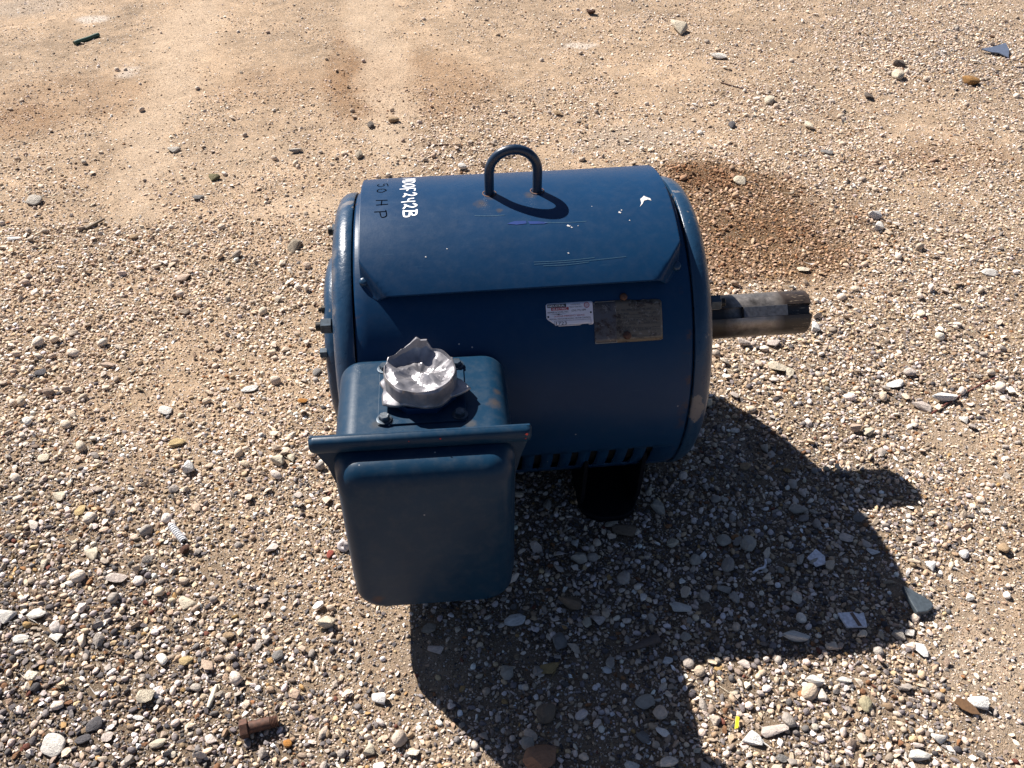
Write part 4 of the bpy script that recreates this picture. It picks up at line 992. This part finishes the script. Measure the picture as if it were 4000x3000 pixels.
# crumpled tape cap
def tapecap():
    r = random.Random(5); n = 240; v = []; f = []
    lines = []
    for _ in range(20):
        a = r.uniform(0, math.pi); lines.append((a, r.uniform(-.040, .040), r.uniform(.12, .30) * r.choice((-1, 1)), r.uniform(-.03, .03), r.uniform(.016, .04)))
    def crease(x, y):
        s = 0
        for a, c, k, c2, w2 in lines:
            d = x * math.cos(a) + y * math.sin(a) - c; e = -x * math.sin(a) + y * math.cos(a) - c2
            s += k * (min(abs(d), .014) - .007) * math.exp(-(e / w2) ** 2)
        return s
    pleats = [(r.uniform(0, 360), r.uniform(5, 17), r.uniform(.0015, .0042) * r.choice((-1, 1))) for _ in range(8)]
    def tri(d, c, w_):
        e = abs((d - c + 180) % 360 - 180); return max(0, 1 - e / w_)
    def rim(ph):
        d = math.degrees(ph) % 360
        return .0004 + .018 * tri(d, 94, 24) + .008 * tri(d, 78, 10) + .005 * tri(d, 122, 16) + .006 * tri(d, 152, 18) + .006 * tri(d, 174, 12) + .003 * tri(d, 50, 18) + .005 * tri(d, 20, 10) + .002 * tri(d, 210, 14)
    wallw = [(r.uniform(0, 360), r.uniform(4, 16), r.uniform(-.0022, .0022), r.uniform(-14, 14)) for _ in range(26)]
    R0 = .0530; zt = .4760; rows = []
    for t in (0, .08, .16, .25, .34, .43, .52, .6, .68, .75, .81, .87, .92, .96):
        row = []
        for k in range(n):
            ph = 2 * math.pi * k / n; d = math.degrees(ph); rad = R0 * t; x = rad * math.cos(ph); y = rad * math.sin(ph)
            fold = sum(h * tri(d + 18 * t, c, w_) for c, w_, h in pleats) * max(0, (t - .25) / .75)
            z = zt - .0008 * (1 - t ** 2.2) + .0020 * (1 - t) * math.cos(3 * ph + 1) * t * 4 + crease(x, y) * 2.0 * (1 - .8 * t ** 4) + fold + rim(ph) * (t ** 8) * .8
            row.append((HX + x, HY + y, z))
        rows.append(row)
    for (dr, zz, kind) in ((.985, 1.0, 'r'), (1.0, .985, 'r'), (1.025, .90, 'w'), (1.03, .75, 'w'), (1.03, .6, 'w'), (1.03, .45, 'w'), (1.03, .3, 'w'), (1.035, .17, 'w'), (1.05, .06, 's'), (1.07, -.04, 's')):
        row = []
        for k in range(n):
            ph = 2 * math.pi * k / n; d = math.degrees(ph) % 360
            wob = sum(h * tri(d + tw * zz, c, w_) for c, w_, h, tw in wallw)
            rad = R0 * dr + wob * (.3 if kind == 'r' else 1); top = zt + (rim(ph) if kind == 'r' else rim(ph) * max(0, zz) ** 2.5) - (0 if kind == 'r' else .0008)
            z = .4470 + (top - .4470) * zz
            if kind == 'r' and rim(ph) > .004: rad += (rim(ph) - .004) * .35 * (1 if dr > .99 else .1)
            if kind == 's':
                e1 = tri(d, 214, 26); e2 = tri(d, 345, 24); e3 = tri(d, 172, 20)
                rad += (e1 * .012 + e2 * .018 + e3 * .006) * (1.08 - zz * 2); z += e2 * .004 - e1 * .003 + .0030 * (tri(d, 260, 40) - tri(d, 300, 25))
            row.append((HX + rad * math.cos(ph), HY + rad * math.sin(ph), z))
        rows.append(row)
    for row in rows: v += row
    for i in range(len(rows) - 1):
        for k in range(n): f.append((i * n + k, i * n + (k + 1) % n, (i + 1) * n + (k + 1) % n, (i + 1) * n + k))
    o = pydata('tape_cap', v, f, TAPE, TB, True, 16); solid(o, .0006, -1); return o
tc = tapecap(); tag(tc, 'crumpled silver duct tape wrapped over the conduit opening')
# box marks
cov = Print(lambda a, b: (a, b, bz1 + .0005))
bxp = lambda th, y: None
# rust smudge and red flecks on the flange lip
rl = Print(lambda a, b: (a, -.4574, b))
for (x, z, r_) in ((-.0205, .4385, .0022), (-.022, .4300, .001), (-.145, .4395, .0014), (-.19, .438, .0008)): rl.disc(x, z, r_, 8)
rl.build('red_flecks', plain('red_paint_fleck', (.45, .03, .03), .5), TB)

# ------------------------------------------------------------------ small litter on the ground
def gz_(x, y): return float(height(np.array([x]), np.array([y]))[0])
def along(a, b, r, name, mat, z0=None, parent=None, n=14, rf=None, sag=0, pts=12):
    A = Vector((a[0], a[1], a[2] if len(a) > 2 else gz_(*a[:2]) + r)); B = Vector((b[0], b[1], b[2] if len(b) > 2 else gz_(*b[:2]) + r))
    side = (B - A).cross(Vector((0, 0, 1))).normalized()
    P = [A.lerp(B, t) + side * sag * math.sin(t * math.pi) + Vector((0, 0, .0006 * math.sin(9 * t))) for t in np.linspace(0, 1, pts)]
    return tube(P, r, name, mat, parent, n, True, rf)
def axprism(n, r, A, d, t0, t1, name, mat, parent, rot=0, cham=.001):
    d = Vector(d).normalized(); A = Vector(A); u = d.cross(Vector((0, 0, 1))).normalized(); w_ = u.cross(d); v = []; f = []
    for t, q in ((t0, r - cham), (t0 + cham, r), (t1 - cham, r), (t1, r - cham)):
        for k in range(n): a = 2 * math.pi * k / n + rot; v.append(A + d * t + u * q * math.cos(a) + w_ * q * math.sin(a))
    for i in range(3):
        for k in range(n): f.append((i * n + k, i * n + (k + 1) % n, (i + 1) * n + (k + 1) % n, (i + 1) * n + k))
    f += [tuple(range(n)), tuple(range(3 * n, 4 * n))]
    return pydata(name, v, f, mat, parent, n > 10, 40)
# rusty bolt
bt = empty('rusty_bolt', (0, 0, 0)); tag(bt, 'rusty brown hex bolt lying in the gravel at the lower left', 'bolt')
A = (-.484, -.640, gz_(-.484, -.64) + .014); d = (.055, .011, -.001)
axprism(6, .0150, A, d, 0, .0125, 'head', RUST, bt, .45); axprism(24, .0092, A, d, .0122, .047, 'shank', RUST, bt)
th_ = []
Ad = Vector(A); dd = Vector(d).normalized(); uu = dd.cross(Vector((0, 0, 1))).normalized(); ww = uu.cross(dd)
vv = []; ff = []
for i, t in enumerate(np.arange(.046, .0585, .00115)):
    q = .0092 if i % 2 == 0 else .0078
    for k in range(24): a = 2 * math.pi * k / 24; vv.append(Ad + dd * t + uu * q * math.cos(a) + ww * q * math.sin(a))
m = len(vv) // 24
for i in range(m - 1):
    for k in range(24): ff.append((i * 24 + k, i * 24 + (k + 1) % 24, (i + 1) * 24 + (k + 1) % 24, (i + 1) * 24 + k))
ff.append(tuple((m - 1) * 24 + k for k in range(24)))
pydata('thread', vv, ff, RUST, bt, False)
# striped spring
sp = empty('spring'); tag(sp, 'black and white striped spring lying in the gravel left of the terminal box', 'spring')
a = Vector((-.676, -.206, gz_(-.676, -.206) + .006)); b = Vector((-.643, -.249, gz_(-.643, -.249) + .006)); L = (b - a).length; d = (b - a).normalized(); u = d.cross(Vector((0, 0, 1))).normalized(); w2 = u.cross(d)
tube([a + d * t * L for t in np.linspace(0, 1, 4)], .0048, 'core', plain('black_rubber', (.008, .008, .01), .6), sp, 14)
P = []; turns = 10
for i in range(turns * 16 + 1): t = i / (turns * 16); an = 2 * math.pi * t * turns; P.append(a + d * t * L + u * .0058 * math.cos(an) + w2 * .0058 * math.sin(an))
tube(P, .0015, 'coil', plain('white_wire', (.8, .8, .82), .35), sp, 8)
# snail shell
sn = []; cx_, cy_ = -.349, -.272; base = gz_(cx_, cy_) + .008
for i in range(90):
    t = i / 89; an = t * 2 * math.pi * 3.2; rr = .0012 + .0068 * t ** 1.3; sn.append((cx_ + rr * math.cos(an) + .004, cy_ + .010 - .024 * t + rr * .5 * math.sin(an), base + rr * .6 * math.sin(an)))
o = tube(sn, .0062, 'snail_shell', plain('pale_shell', (.50, .45, .44), .4, 0, .2), None, 14, True, lambda t: .15 + .85 * t); tag(o, 'pale spiral snail shell half hidden by the left edge of the terminal box', 'snail shell')
GREEN = plain('dark_green_plastic', (.03, .075, .05), .5); WOOD = plain('grey_wood', (.16, .12, .085), .8, 0, .4, 300); TWIG = plain('brown_twig', (.07, .03, .018), .8, 0, .3)
tag(along((-1.588, 2.438), (-1.516, 2.534), .0085, 'rod', GREEN), 'short dark green rod lying on bare dirt at the upper left', 'rod')
def sliver(a, b, w0, w1, th, name, mat):
    A = Vector((*a, gz_(*a) + .002)); B = Vector((*b, gz_(*b) + .004)); s = (B - A).cross(Vector((0, 0, 1))).normalized(); v = [A + s * w0, A - s * w0, B - s * w1, B + s * w1]
    v += [p + Vector((0, 0, th)) for p in v]; return bevel(pydata(name, v, [(0, 1, 2, 3), (4, 5, 6, 7), (0, 1, 5, 4), (1, 2, 6, 5), (2, 3, 7, 6), (3, 0, 4, 7)], mat, None, False), .0006)
tag(sliver((-1.154, .941), (-1.105, .995), .006, .002, .006, 'wood_sliver', WOOD), 'grey weathered wood sliver on the dirt left of the motor', 'wood')
tag(along((.969, 1.863), (1.147, 1.732), .0026, 'twig', TWIG, rf=lambda t: 1.1 - .4 * t, sag=.008), 'long thin curved dark twig on pale dirt behind the motor at upper right', 'twig', 'thin twigs on the ground')
tag(along((1.22, 1.688), (1.252, 1.664), .0022, 'twig', TWIG), 'very short dark twig right of the long curved twig', 'twig', 'thin twigs on the ground')
tag(along((.939, -.010), (1.144, .100), .0022, 'twig', plain('red_twig', (.12, .035, .025), .7), rf=lambda t: 1.1 - .3 * t, sag=-.004), 'straight reddish twig across pale gravel at the right side', 'twig', 'thin twigs on the ground')
tag(along((-.161, 1.402), (-.086, 1.398), .0030, 'twig', TWIG), 'straight dark stick just left of the lifting loop on the dirt', 'twig', 'thin twigs on the ground')
tag(along((-.536, -.553), (-.543, -.592), .0036, 'twig', plain('bone_white_wood', (.62, .56, .46), .7, 0, .3), rf=lambda t: .7 + .5 * math.sin(t * 3)), 'pale bleached wood stub up left of the rusty bolt', 'twig', 'thin twigs on the ground')
tag(along((-.672, -.461), (-.664, -.434), .0014, 'twig', plain('straw', (.5, .40, .26), .7)), 'tiny pale straw in the gravel below the striped spring', 'twig', 'thin twigs on the ground')
tag(along((.262, -.665), (.300, -.690), .0016, 'twig', plain('straw_brown', (.25, .15, .08), .7)), 'thin brown straw beside the yellow scrap', 'twig', 'thin twigs on the ground')
tag(along((.295, -.728), (.335, -.712), .0015, 'twig', TWIG, sag=.004), 'thin curved stem between the yellow scrap and the long flat white stone', 'twig', 'thin twigs on the ground')
def shard(pts, th, name, mat, lift=.004, tilt=(0, 0), bev=.0012, parent=None):
    cx = sum(p[0] for p in pts) / len(pts); cy = sum(p[1] for p in pts) / len(pts); z0 = gz_(cx, cy) + lift; v = []
    for dz in (0, th):
        for (x, y) in pts: v.append((x, y, z0 + dz + (x - cx) * tilt[0] + (y - cy) * tilt[1]))
    m = len(pts); f = [(k, (k + 1) % m, m + (k + 1) % m, m + k) for k in range(m)] + [tuple(range(m)), tuple(range(m, 2 * m))]
    return bevel(pydata(name, v, f, mat, parent, False), bev)
SLATE = plain('blue_grey_slate', (.055, .07, .085), .5, 0, .2)
tag(shard([(.664, -.468), (.672, -.473), (.690, -.487), (.706, -.501), (.705, -.512), (.690, -.521), (.669, -.523), (.665, -.498)], .011, 'slate_shard', SLATE, .006, (-.1, .1), .002), 'dark blue grey slate shard pointing up beside the right shadow edge', 'slate shard')
CER = plain('white_ceramic', (.70, .68, .72), .35)
o = shard([(.530, -.510), (.537, -.538), (.572, -.541), (.575, -.514), (.566, -.516), (.556, -.511)], .005, 'ceramic_shard', CER, .008, (.05, .1), .0008); tag(o, 'white ceramic shard with a brown stripe lying in the motor shadow', 'ceramic shard')
zc_ = gz_(.5525, -.5217) + .0145
pr_ = pydata('brown_stripe', [(x, y, gz_(.5525, -.5217) + .0133 + (x - .5525) * .05 + (y + .5217) * .1) for x, y in ((.550, -.513), (.556, -.512), (.563, -.539), (.556, -.539))], [(0, 1, 2, 3)], plain('brown_glaze', (.16, .10, .07), .4), o, False)
tag(shard([(.519, -.385), (.540, -.370), (.552, -.388), (.548, -.402), (.530, -.405)], .004, 'ceramic_shard', CER, .008, (.1, .15), .0006), 'plain white five-sided ceramic shard in the motor shadow', 'ceramic shard')
tag(along((.414, -.406), (.433, -.399), .0016, 'plastic_strip', CER) if False else tube([(.410, -.407, gz_(.41, -.407) + .006), (.422, -.401, gz_(.42, -.40) + .008), (.434, -.398, gz_(.43, -.4) + .008), (.439, -.390, gz_(.44, -.39) + .009), (.441, -.381, gz_(.44, -.38) + .008)], .0022, 'plastic_strip', CER, None, 8), 'bent white strip of plastic in the motor shadow', 'plastic strip')
tag(shard([(.290, -.704), (.296, -.703), (.302, -.687), (.297, -.685)], .0012, 'yellow_scrap', plain('yellow_plastic', (.75, .62, .02), .4, 0, 0, 60, .05), .009, (.1, .15), .0002), 'small bright yellow plastic scrap on the gravel at the bottom', 'scrap')
tag(shard([(2.125, 2.10), (2.19, 2.115), (2.25, 2.14), (2.238, 2.085), (2.205, 2.02), (2.185, 2.06), (2.155, 2.07)], .004, 'glass_shard', plain('bluish_glass', (.10, .12, .17), .15), .012, (.02, .12), .0008), 'bluish grey triangular glass shard among gravel at the upper right', 'glass shard')
leafm = plain('brown_leaf', (.11, .055, .022), .7, 0, .3)
tag(shard([(.656, -.690), (.664, -.684), (.676, -.690), (.685, -.703), (.688, -.715), (.676, -.712), (.664, -.703)], .0016, 'leaf', leafm, .009, (.15, .2), .0004), 'brown dead leaf at the lower right on sandy ground', 'leaf')
tag(tube([(.140, -.549, gz_(.14, -.549) + .009), (.158, -.546, gz_(.15, -.546) + .010), (.178, -.540, gz_(.178, -.54) + .011), (.196, -.534, gz_(.196, -.534) + .010), (.205, -.531, gz_(.2, -.53) + .009)], .0085, 'seed_pod', plain('grey_brown_pod', (.09, .065, .055), .7, 0, .3), None, 12, True, lambda t: .08 + .95 * math.sin(min(1, t * .75 + .02) * math.pi * .75)), 'brown tapering seed pod lying in the motor shadow', 'seed pod')
tag(shard([(-.990, .640), (-.955, .660), (-.925, .650), (-.945, .625)], .003, 'bark_flake', WOOD, .006), 'thin dark flake of bark on the dirt at the left', 'bark flake') if False else None
